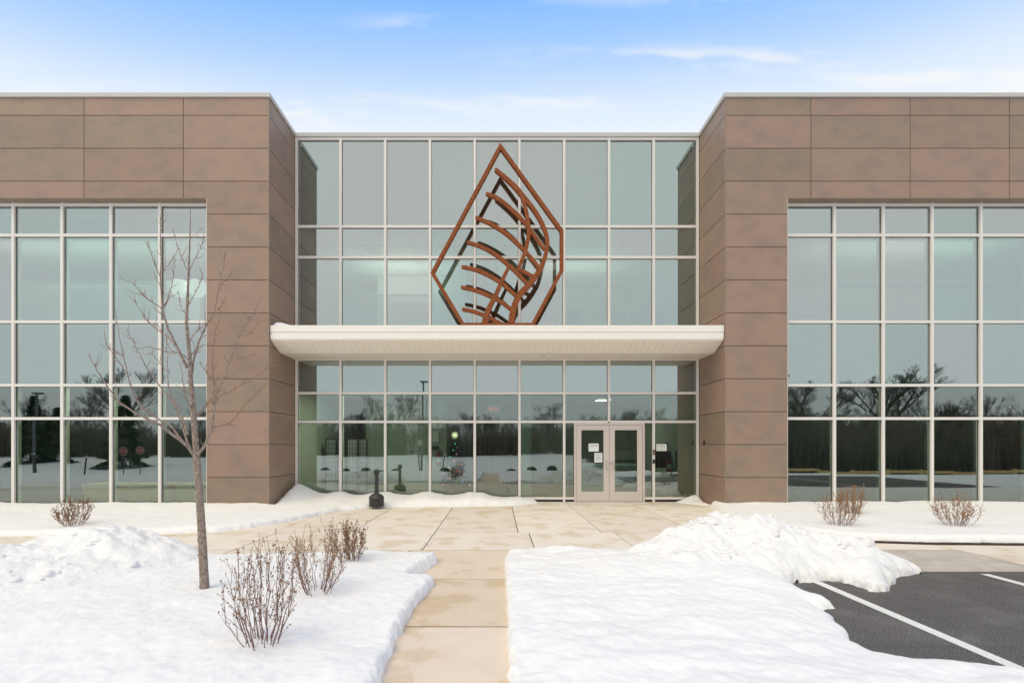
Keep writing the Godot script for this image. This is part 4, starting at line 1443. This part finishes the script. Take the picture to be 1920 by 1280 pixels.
func build_young_tree() -> void:
	var D := 5.07
	var base := px(383, 1097, D)
	var t := thing("young_tree", "bare young tree with a slim trunk standing in the left lawn", "tree", Vector3.ZERO)
	var st := st_new()
	var trunk := [px(384, 1115, D), px(382, 1080, D), px(378, 1000, D), px(373, 920, D), px(368, 860, D), px(364, 800, D), px(360, 750, D), px(356.6, 708, D), px(355, 665, D), px(349, 606, D), px(351, 560, D), px(353, 511, D), px(355, 462, D), px(357, 390, D)]
	var rr := [0.048, 0.043, 0.039, 0.036, 0.034, 0.028, 0.025, 0.022, 0.018, 0.0145, 0.0125, 0.0105, 0.0075, 0.003]
	tube(st, trunk, rr, 12)
	# knots and collars
	for i in 9:
		var f := rng.randf_range(0.1, 0.5)
		var k := int(f * 8)
		var p: Vector3 = trunk[k].lerp(trunk[k + 1], rng.randf())
		tube(st, [p, p + Vector3(rng.randf_range(-1, 1), 0.3, rng.randf_range(0, 1)).normalized() * (rr[k] + 0.008)], [0.012, 0.008], 6)
	put(done(st), "trunk", M.bark, t)
	var limbs := [
		# [points, depth at the end, radius at the start, twigs]
		[zc([640, 940, 570, 800, 520, 680, 495, 560, 490, 400, 488, 180, 485, 75]), 0.15, 0.016, 9],
		[zc([500, 605, 420, 550, 360, 500, 325, 450]), -0.25, 0.006, 4],
		[zc([575, 805, 490, 740, 420, 680, 370, 610, 338, 555]), 0.35, 0.008, 6],
		[zc([512, 585, 540, 520, 560, 430, 567, 325]), 0.3, 0.006, 4],
		[zc([490, 430, 455, 350, 430, 280, 398, 220]), -0.2, 0.005, 3],
		[zc([495, 400, 550, 330, 590, 255]), 0.2, 0.004, 2],
		[pc([363, 852, 344, 830, 312, 807, 289, 791, 250, 772, 219, 748, 195, 713, 176, 686, 166, 660]), -0.35, 0.019, 9],
		[pc([366, 862, 350, 826, 340, 795, 333, 777, 317, 734, 313, 695, 312, 659, 312, 610]), 0.5, 0.014, 7],
		[pc([344, 830, 322, 800, 304, 790, 265, 764, 252, 738, 238, 702, 230, 662, 220, 616, 217, 580]), 0.1, 0.012, 8],
		[pc([352, 815, 338, 775, 324, 751, 297, 721, 278, 695, 261, 665, 248, 639, 238, 618]), 0.4, 0.011, 8],
		[pc([238, 700, 218, 672, 199, 646]), 0.0, 0.005, 3],
		[pc([232, 670, 210, 655, 199, 646]), -0.1, 0.004, 2],
		[pc([368, 855, 375, 846, 391, 819, 398, 795, 402, 756, 410, 729, 430, 678, 445, 633, 462, 606, 478, 580, 489, 554]), -0.3, 0.017, 12],
		[pc([399, 770, 400, 728, 398, 692, 399, 652, 409, 603, 412, 580]), 0.2, 0.010, 7],
		[pc([359, 700, 362, 680, 370, 649, 383, 616, 399, 587, 409, 544, 419, 501, 421, 475]), 0.3, 0.013, 9],
		[pc([402, 756, 412, 744, 442, 728, 481, 705, 504, 685, 511, 675]), -0.4, 0.008, 7],
		[pc([398, 800, 429, 793, 462, 757, 491, 728, 504, 702]), 0.45, 0.008, 6],
		[pc([445, 633, 470, 622, 485, 600, 497, 580]), 0.15, 0.005, 3],
		[pc([430, 680, 452, 672, 475, 664]), -0.1, 0.004, 3],
		[pc([355, 600, 340, 575, 334, 545]), 0.2, 0.004, 2],
		[zc([645, 390, 600, 290, 562, 160]), -0.15, 0.004, 3],
		[zc([650, 400, 700, 300, 745, 210]), 0.15, 0.004, 3],
		[zc([655, 210, 690, 175, 725, 150]), 0.05, 0.003, 1],
		[zc([645, 590, 700, 490, 730, 410]), -0.1, 0.0045, 3],
		[zc([660, 790, 700, 730, 770, 680]), 0.1, 0.005, 3],
		[zc([790, 640, 840, 590, 860, 535]), -0.1, 0.0045, 3],
		[zc([835, 470, 870, 430, 912, 380]), 0.1, 0.004, 2],
		[zc([660, 870, 720, 820, 790, 795]), 0.2, 0.005, 3],
		[zc([655, 900, 600, 860, 520, 850, 415, 820]), -0.3, 0.006, 4],
		[zc([690, 1230, 760, 1150, 800, 1100, 840, 1020, 860, 990]), 0.3, 0.009, 6],
		[zc([680, 1200, 640, 1120, 620, 1040, 612, 960]), -0.25, 0.006, 4],
		[zc([785, 1020, 750, 960, 712, 910]), -0.2, 0.004, 3],
		[zc([528, 960, 480, 910, 430, 860]), 0.3, 0.005, 3],
	]
	for e in limbs:
		var ls := st_new()
		var end: float = e[1]
		var line := branch_px(ls, e[0], D, D + end, e[2], 0.0022, 6 if e[2] > 0.009 else 5)
		twigs(ls, line, int(e[3] * 1.6), 0.16, 0.0034)
		twigs(ls, line, int(e[3] * 2.0), 0.035, 0.0036)
		put(done(ls), "limb", M.bark if e[2] > 0.0105 else M.twig, t)


# ------------------------------------------------------------------ shrubs
func shrub(label: String, at: Vector3, w: float, h: float, stems: int, leaf: String, leaf_n: int, sd: int, group: String) -> void:
	var r := RandomNumberGenerator.new()
	r.seed = sd
	var t := thing("shrub", label, "shrub", at, group)
	var st := st_new()
	var lf := st_new()
	lf.set_smooth_group(-1)
	for i in stems:
		var a := r.randf() * TAU
		var spread := sqrt(r.randf())
		var foot := Vector3(cos(a) * w * 0.22 * spread, -0.03, sin(a) * w * 0.22 * spread)
		var top := Vector3(cos(a) * w * 0.5 * spread, h * (1.0 - 0.42 * spread * spread) * r.randf_range(0.78, 1.05), sin(a) * w * 0.5 * spread)
		var mid := foot.lerp(top, 0.5) + Vector3(cos(a) * w * 0.10 * spread, -0.02 * h, sin(a) * w * 0.10 * spread)
		var line := smooth_line([foot, mid, top], 4)
		var rr := []
		for k in line.size():
			rr.append(lerpf(0.0034, 0.0011, float(k) / (line.size() - 1)))
			if k > 0:
				line[k] += Vector3(r.randf_range(-1, 1), r.randf_range(-1, 1), r.randf_range(-1, 1)) * 0.013
		tube(st, line, rr, 4)
		for k in 9:
			var f := r.randf_range(0.22, 0.95)
			var ii := clampi(int(f * (line.size() - 1)), 0, line.size() - 2)
			var p: Vector3 = line[ii]
			var dir := ((top - foot).normalized() + Vector3(r.randf_range(-1, 1), r.randf_range(-0.2, 0.6), r.randf_range(-1, 1)) * 0.65).normalized()
			var l := h * r.randf_range(0.10, 0.26)
			var tip := p + dir * l
			tube(st, [p, p + dir * l * 0.5 + Vector3(0, 0.006, 0), tip], [0.0015, 0.0013, 0.0008], 3)
			for q in leaf_n:
				leaf_at(lf, r, p.lerp(tip, 1.0 - 0.65 * r.randf() * r.randf()), 0.0135)
		for q in leaf_n * 3:
			var g := 1.0 - 0.4 * r.randf()
			leaf_at(lf, r, line[clampi(int(g * (line.size() - 1)), 0, line.size() - 1)] + Vector3(r.randf_range(-1, 1), r.randf_range(-1, 1), r.randf_range(-1, 1)) * 0.014, 0.0135)
	put(done(st), "stems", M.shrub_stem, t)
	put(done(lf), "leaves", M[leaf], t)


func leaf_at(st: SurfaceTool, r: RandomNumberGenerator, p: Vector3, s: float) -> void:
	var a := Vector3(r.randf_range(-1, 1), r.randf_range(-1, 1), r.randf_range(-1, 1)).normalized()
	var b := a.cross(Vector3(r.randf_range(-1, 1), r.randf_range(-1, 1), r.randf_range(-1, 1))).normalized()
	var l := s * r.randf_range(0.6, 1.4)
	quad(st, p, p + a * l * 0.5 + b * l * 0.35, p + a * l, p + a * l * 0.5 - b * l * 0.35)


func build_shrubs() -> void:
	var g1 := "bare shrubs along the path"
	var g2 := "dry shrubs in the beds under the windows"
	shrub("largest bare reddish shrub in the left lawn, farthest from the entrance", Vector3(-1.72, 0.11, -3.62), 0.62, 0.80, 26, "dead_leaf", 5, 311, g1)
	shrub("bare shrub in the left lawn between the two other path shrubs", Vector3(-1.80, 0.11, -4.9), 0.56, 0.74, 24, "dead_leaf_pale", 8, 302, g1)
	shrub("leafier brown shrub in the left lawn closest to the walk", Vector3(-1.83, 0.11, -6.15), 0.46, 0.58, 24, "dead_leaf", 12, 303, g1)
	shrub("small dark leafy shrub in the snow under the left wing windows", Vector3(-7.75, 0.10, -9.0), 0.62, 0.55, 30, "dead_leaf", 14, 304, g2)
	shrub("pale dry shrub in the right bed nearest the pier", Vector3(6.25, 0.12, -8.95), 0.66, 0.62, 30, "dead_leaf_pale", 8, 305, g2)
	shrub("dry shrub close under the right wing glass", Vector3(7.55, 0.12, -10.4), 0.62, 0.62, 28, "dead_leaf_pale", 12, 306, g2)
	shrub("tan leafed dry shrub in the right bed above the parking lines", Vector3(8.35, 0.12, -8.9), 0.66, 0.62, 30, "dead_leaf_pale", 10, 307, g2)


# dead leaves blown onto the paving and the snow
func build_litter() -> void:
	var r := RandomNumberGenerator.new()
	r.seed = 640
	var st := st_new()
	for i in 46:
		var p := Vector3(r.randf_range(-1.2, 4.8), 0.006, r.randf_range(-13.0, -7.6))
		if i < 14:
			p = Vector3(4.7 + r.randf() * 0.5, 0.006, -12.3 - r.randf() * 0.9)
		elif i < 24:
			p = Vector3(-1.1 + r.randf_range(-0.1, 0.1), 0.006, -7.4 - r.randf() * 1.2)
		var a := r.randf() * TAU
		var u := Vector3(cos(a), r.randf_range(0.0, 0.3), sin(a)) * r.randf_range(0.012, 0.03)
		var v := Vector3(-sin(a), r.randf_range(0.0, 0.3), cos(a)) * r.randf_range(0.008, 0.016)
		quad(st, p - u, p + v, p + u, p - v)
	var o := put(done(st), "leaf_litter", M.dead_leaf, self)
	tag(o, "scattered dead brown leaves on the pale entrance paving", "leaves", "", "stuff")


# ------------------------------------------------------------------ smokers' receptacle
func build_receptacle() -> void:
	var t := thing("ash_receptacle", "black plastic smokers receptacle standing in the snow drift", "ash bin", Vector3(-2.98, 0.055, -12.12))
	var st := st_new()
	lathe(st, [Vector2(0.0, 0.0), Vector2(0.175, 0.0), Vector2(0.185, 0.02), Vector2(0.18, 0.19), Vector2(0.187, 0.20), Vector2(0.187, 0.215), Vector2(0.17, 0.25), Vector2(0.13, 0.29), Vector2(0.085, 0.315), Vector2(0.056, 0.33)], 32)
	put(done(st), "base", M.black_plastic, t)
	var nk := st_new()
	lathe(nk, [Vector2(0.056, 0.33), Vector2(0.051, 0.36), Vector2(0.047, 0.38), Vector2(0.045, 0.76), Vector2(0.05, 0.79)], 24)
	put(done(nk), "neck", M.black_plastic, t)
	var hd := CSGCombiner3D.new()
	hd.name = "head"
	var cy := CSGSphere3D.new()
	cy.name = "ball"
	cy.radius = 0.076
	cy.radial_segments = 24
	cy.rings = 14
	cy.material = M.black_plastic
	hd.add_child(cy)
	var hole := CSGCylinder3D.new()
	hole.name = "hole"
	hole.operation = CSGShape3D.OPERATION_SUBTRACTION
	hole.radius = 0.02
	hole.height = 0.3
	hole.sides = 16
	hole.rotation_degrees = Vector3(90, 0, 0)
	hole.material = M.black_plastic
	hd.add_child(hole)
	hd.position = Vector3(0, 0.85, 0)
	t.add_child(hd)
	var pl := box_mesh(Vector3(0.14, 0.09, 0.012))
	put(pl, "door_plate", M.black_plastic, t, Vector3(0.0, 0.10, 0.180))


# ------------------------------------------------------------------ what the glass mirrors: road verge, fence, signs, lamps, trees
func bare_tree_mesh(sd: int, height: float, spread: float, depth: int, stem_r: float, fork: float) -> ArrayMesh:
	var r := RandomNumberGenerator.new()
	r.seed = sd
	var st := st_new()
	grow(st, r, Vector3(0, -0.3, 0), Vector3(r.randf_range(-0.06, 0.06), 1, r.randf_range(-0.06, 0.06)).normalized(), height * fork, stem_r, depth, spread)
	return done(st)


func grow(st: SurfaceTool, r: RandomNumberGenerator, p: Vector3, dir: Vector3, len: float, rad: float, depth: int, spread: float) -> void:
	var pts := [p]
	var rr := [rad]
	var q := p
	var d := dir
	for i in 2:
		d = (d + Vector3(r.randf_range(-1, 1), r.randf_range(-0.3, 0.6), r.randf_range(-1, 1)) * 0.16).normalized()
		q = q + d * len * 0.5
		pts.append(q)
		rr.append(rad * (1.0 - 0.18 * (i + 1)))
	tube(st, pts, rr, 6 if depth > 4 else 3, false)
	if depth <= 0:
		return
	var n := 3 if depth > 1 else 4
	for k in n:
		var a := r.randf() * TAU
		var o := Vector3(cos(a), r.randf_range(-0.1, 0.5), sin(a))
		var nd := (d * (1.0 if k else 1.5) + o * spread * (1.0 if k else 0.4)).normalized()
		var from: Vector3 = q if k < 2 else (pts[1] as Vector3).lerp(q, r.randf())
		grow(st, r, from, nd, len * r.randf_range(0.58, 0.82), maxf(rad * (0.62 if k else 0.72), 0.009), depth - 1, spread)


func evergreen_mesh(sd: int, h: float, rad: float) -> ArrayMesh:
	var r := RandomNumberGenerator.new()
	r.seed = sd
	var st := st_new()
	st.set_smooth_group(-1)
	for i in 5200:
		var f := pow(r.randf(), 1.3)
		var y := 0.05 * h + f * 0.95 * h
		var wave := 0.75 + 0.25 * sin(f * 40.0 + r.randf())
		var rr := (1.0 - f) * rad * wave * (0.45 + 0.55 * sqrt(r.randf())) + 0.03
		var a := r.randf() * TAU
		var p := Vector3(cos(a) * rr, y - rr * 0.25, sin(a) * rr)
		var out := Vector3(cos(a), r.randf_range(-0.7, 0.1), sin(a)).normalized() * r.randf_range(0.25, 0.55)
		var w := Vector3(r.randf_range(-1, 1), r.randf_range(-1, 1), r.randf_range(-1, 1)).normalized() * 0.11
		for q in [p - w, p + w, p + out]:
			st.add_vertex(q)
	return done(st)


func behind(x: float, y: float, z: float) -> Vector3:
	# where a thing standing at depth z behind the camera has to stand for the glass to mirror it at that pixel
	var dv := 2.0 * 12.3 + z
	return Vector3((x - 932.0) * dv / FOC, EYE - (y - 834.0) * dv / FOC, z)


func far_tree(called: String, label: String, mesh: ArrayMesh, x: float, z: float, scale: float, turn: float, group: String) -> void:
	var p := behind(x, 834, z)
	var t := thing(called, label, "tree", Vector3(p.x, land(p.x, z), z), group)
	t.rotation.y = turn
	t.scale = Vector3.ONE * scale
	var st := st_new()
	tube(st, [Vector3(0, -0.4, 0), Vector3(0, 1.0, 0)], [0.2, 0.17], 8)
	put(done(st), "trunk", M.far_bark, t)
	put(mesh, "crown", M.needles if called == "evergreen_tree" else M.far_bark, t)


func build_across_the_road() -> void:
	var r := RandomNumberGenerator.new()
	r.seed = 1234
	# the far wood, one mass
	var wood := [bare_tree_mesh(501, 9.0, 0.55, 6, 0.11, 0.27), bare_tree_mesh(502, 10.0, 0.42, 6, 0.12, 0.30), bare_tree_mesh(503, 8.0, 0.7, 6, 0.10, 0.24)]
	for k in 3:
		var mm := MultiMesh.new()
		mm.transform_format = MultiMesh.TRANSFORM_3D
		mm.mesh = wood[k]
		mm.instance_count = 150
		for i in 150:
			var z := r.randf_range(50, 82)
			var x := r.randf_range(-120, 120)
			if i >= 110:
				x = r.randf_range(14, 80)
				z = r.randf_range(26, 48)
			var s := r.randf_range(0.55, 1.05) * (0.75 if i >= 110 else 1.0)
			mm.set_instance_transform(i, Transform3D(Basis(Vector3.UP, r.randf() * TAU).scaled(Vector3(s, s * r.randf_range(0.85, 1.15), s)), Vector3(x, land(x, z), z)))
		var o := MultiMeshInstance3D.new()
		o.name = numbered("bare_wood")
		o.multimesh = mm
		o.material_override = M.far_bark
		add_child(o)
		tag(o, ["far bare wood mirrored in the entrance glass", "taller slim trunks of the far bare wood", "low spreading thicket of the far bare wood"][k], "woods", "", "stuff")
	# scrub under the wood, close behind the fence on the right: clumps of upright whips
	var ws := st_new()
	for i in 46:
		var a := r.randf() * TAU
		var q := Vector3(cos(a), 0, sin(a)) * 1.6 * sqrt(r.randf())
		var h := r.randf_range(1.6, 4.6)
		var lean := Vector3(r.randf_range(-0.5, 0.5), h, r.randf_range(-0.5, 0.5))
		tube(ws, [q - Vector3(0, 0.2, 0), q + lean * 0.5, q + lean], [0.03, 0.022, 0.008], 3)
		for k in 5:
			var f := r.randf_range(0.25, 0.95)
			tube(ws, [q + lean * f, q + lean * f + Vector3(r.randf_range(-0.5, 0.5), r.randf_range(0.3, 0.9), r.randf_range(-0.5, 0.5))], [0.013, 0.006], 3)
	var sc := MultiMesh.new()
	sc.transform_format = MultiMesh.TRANSFORM_3D
	sc.mesh = done(ws)
	sc.instance_count = 1300
	for i in 1300:
		var z := r.randf_range(48, 70)
		var x := r.randf_range(-110, 110)
		if i >= 700:
			x = r.randf_range(13, 75)
			z = r.randf_range(24.5, 46)
		sc.set_instance_transform(i, Transform3D(Basis(Vector3.UP, r.randf() * TAU).scaled(Vector3.ONE * r.randf_range(0.8, 1.35)), Vector3(x, land(x, z), z)))
	var so := MultiMeshInstance3D.new()
	so.name = "scrub"
	so.multimesh = sc
	so.material_override = M.far_bark
	add_child(so)
	tag(so, "tangled brown scrub at the foot of the far wood", "scrub", "", "stuff")
	# single trees
	var oak := [bare_tree_mesh(511, 13.0, 0.75, 7, 0.26, 0.26), bare_tree_mesh(512, 12.0, 0.62, 7, 0.22, 0.27)]
	var gt := "trees mirrored in the windows"
	far_tree("bare_tree", "broad bare oak mirrored in the second right wing bay", oak[0], 1665, 38, 1.3, 0.4, gt)
	far_tree("bare_tree", "bare tree mirrored in the first right wing bay", oak[1], 1510, 42, 1.0, 1.4, gt)
	far_tree("bare_tree", "low bare tree mirrored beyond the broad oak", oak[1], 1790, 44, 0.72, 2.6, gt)
	far_tree("bare_tree", "bare tree mirrored between the evergreens in the left wing", oak[1], 225, 40, 1.15, 0.9, gt)
	far_tree("bare_tree", "bare tree mirrored behind the left evergreens", oak[0], 95, 46, 0.8, 3.1, gt)
	var fir := [evergreen_mesh(521, 9.0, 2.6), evergreen_mesh(522, 8.0, 2.9)]
	far_tree("evergreen_tree", "pointed evergreen mirrored beside the lamp post in left wing", fir[0], 60, 36, 0.95, 0.2, gt)
	far_tree("evergreen_tree", "evergreen mirrored between two bare trees in left wing", fir[1], 105, 38, 0.9, 1.2, gt)
	far_tree("evergreen_tree", "broad dark evergreen mirrored beside the stop signs", fir[1], 235, 34, 1.05, 2.2, gt)
	# slopes with clipped junipers
	var js := [591, 632, 672, 702, 735, 832, 958, 1000, 1040]
	for i in js.size():
		var p := behind(js[i], 880, 24.0 + (i % 3) * 1.5)
		var st := st_new()
		st.set_smooth_group(-1)
		for k in 1100:
			var d := Vector3(r.randf_range(-1, 1), r.randf_range(-0.5, 1), r.randf_range(-1, 1)).normalized()
			var q := d * Vector3(0.46, 0.42, 0.46) * pow(r.randf(), 0.4)
			var w := Vector3(r.randf_range(-1, 1), r.randf_range(-1, 1), r.randf_range(-1, 1)).normalized() * 0.10
			for v in [q - w, q + w, q + d * 0.2]:
				st.add_vertex(v)
		var j := put(done(st), "juniper", M.juniper, self, Vector3(p.x, land(p.x, p.z) + 0.12, p.z))
		tag(j, "round clipped juniper on the snowy slope mirrored in the entrance glass", "shrub", "round junipers on the slope")
	# street lamps
	var lx := [[783.0, 708.0, 18.0, "tall lamp post mirrored in the third entrance bay"], [66.0, 735.0, 14.0, "lamp post mirrored beside the evergreens in the left wing"], [1468.0, 706.0, 20.0, "lamp post mirrored at the edge of the right wing"]]
	for e in lx:
		var q := behind(e[0], e[1], e[2])
		var t := thing("lamp_post", e[3], "lamp post", Vector3(q.x, land(q.x, q.z), q.z), "parking lot lamp posts")
		var h: float = q.y - land(q.x, q.z)
		var ps := st_new()
		tube(ps, [Vector3(0, -0.2, 0), Vector3(0, h, 0)], [0.10, 0.075], 10)
		put(done(ps), "pole", M.galvanised, t)
		put(box_mesh(Vector3(0.7, 0.14, 0.34)), "lamp_head", M.galvanised, t, Vector3(0.08, h, 0))
		put(box_mesh(Vector3(0.36, 0.6, 0.36)), "footing", M.concrete_grey, t, Vector3(0, 0.1, 0))
	# stop signs
	for e in [[236.0, 843.0, 21.0, "red stop sign mirrored beside the trunk of the evergreen"], [267.0, 842.0, 22.5, "red stop sign mirrored beside the young tree trunk"]]:
		var q := behind(e[0], e[1], e[2])
		var gy := land(q.x, q.z)
		var t := thing("stop_sign", e[3], "sign", Vector3(q.x, gy, q.z), "stop signs across the road")
		put(box_mesh(Vector3(0.06, q.y - gy + 0.4, 0.04)), "post", M.galvanised, t, Vector3(0, (q.y - gy + 0.4) * 0.5, 0.03))
		var o := PackedVector2Array()
		var w := PackedVector2Array()
		for k in 8:
			var a := TAU * (k + 0.5) / 8.0
			o.append(Vector2(cos(a), sin(a)) * 0.38)
			w.append(Vector2(cos(a), sin(a)) * 0.41)
		# faces the building (-z)
		put(extrude(w, 0.0, -0.012), "sign_border", M.paper, t, Vector3(0, q.y - gy, 0))
		put(extrude(o, -0.012, -0.016), "sign_face", M.red, t, Vector3(0, q.y - gy, 0))
		var tm := TextMesh.new()
		tm.text = "STOP"
		tm.font_size = 32
		tm.pixel_size = 0.0072
		tm.depth = 0.004
		var tx := put(tm, "lettering", M.paper, t, Vector3(0, q.y - gy, -0.019))
		tx.rotation.y = PI
	# timber rail fence beyond the right lot
	var fz := 11.5
	var fn := thing("rail_fence", "timber post and rail fence mirrored low in the right wing", "fence", Vector3(0, 0, fz))
	var x := 19.0
	while x < 44.0:
		var gy := land(x, fz)
		box("post", Vector3(x - 0.09, gy - 0.2, fz - 0.09), Vector3(x + 0.09, gy + 1.12, fz + 0.09), M.wood_rail, fn)
		for yy in [0.42, 0.86]:
			box("rail", Vector3(x + 0.091, gy + yy, fz - 0.05), Vector3(x + 2.309, gy + yy + 0.2, fz + 0.04), M.wood_rail, fn)
		x += 2.4
	# dark snow stakes along the drive
	for e in [[70.0, 5.0, 0.1], [160.0, 5.5, -0.12], [775.0, 4.5, 0.08], [795.0, 5.0, 0.0], [822.0, 4.5, -0.15]]:
		var q := behind(e[0], 880, e[1])
		var t := thing("snow_stake", "thin dark snow stake leaning in the verge mirrored in the glass", "stake", Vector3(q.x, land(q.x, q.z), q.z), "snow stakes along the drive")
		t.rotation.z = e[2]
		put(box_mesh(Vector3(0.06, 1.5, 0.06)), "rod", M.dark_wood, t, Vector3(0, 0.6, 0))
		put(box_mesh(Vector3(0.066, 0.1, 0.066)), "band", M.paper, t, Vector3(0, 1.2, 0))
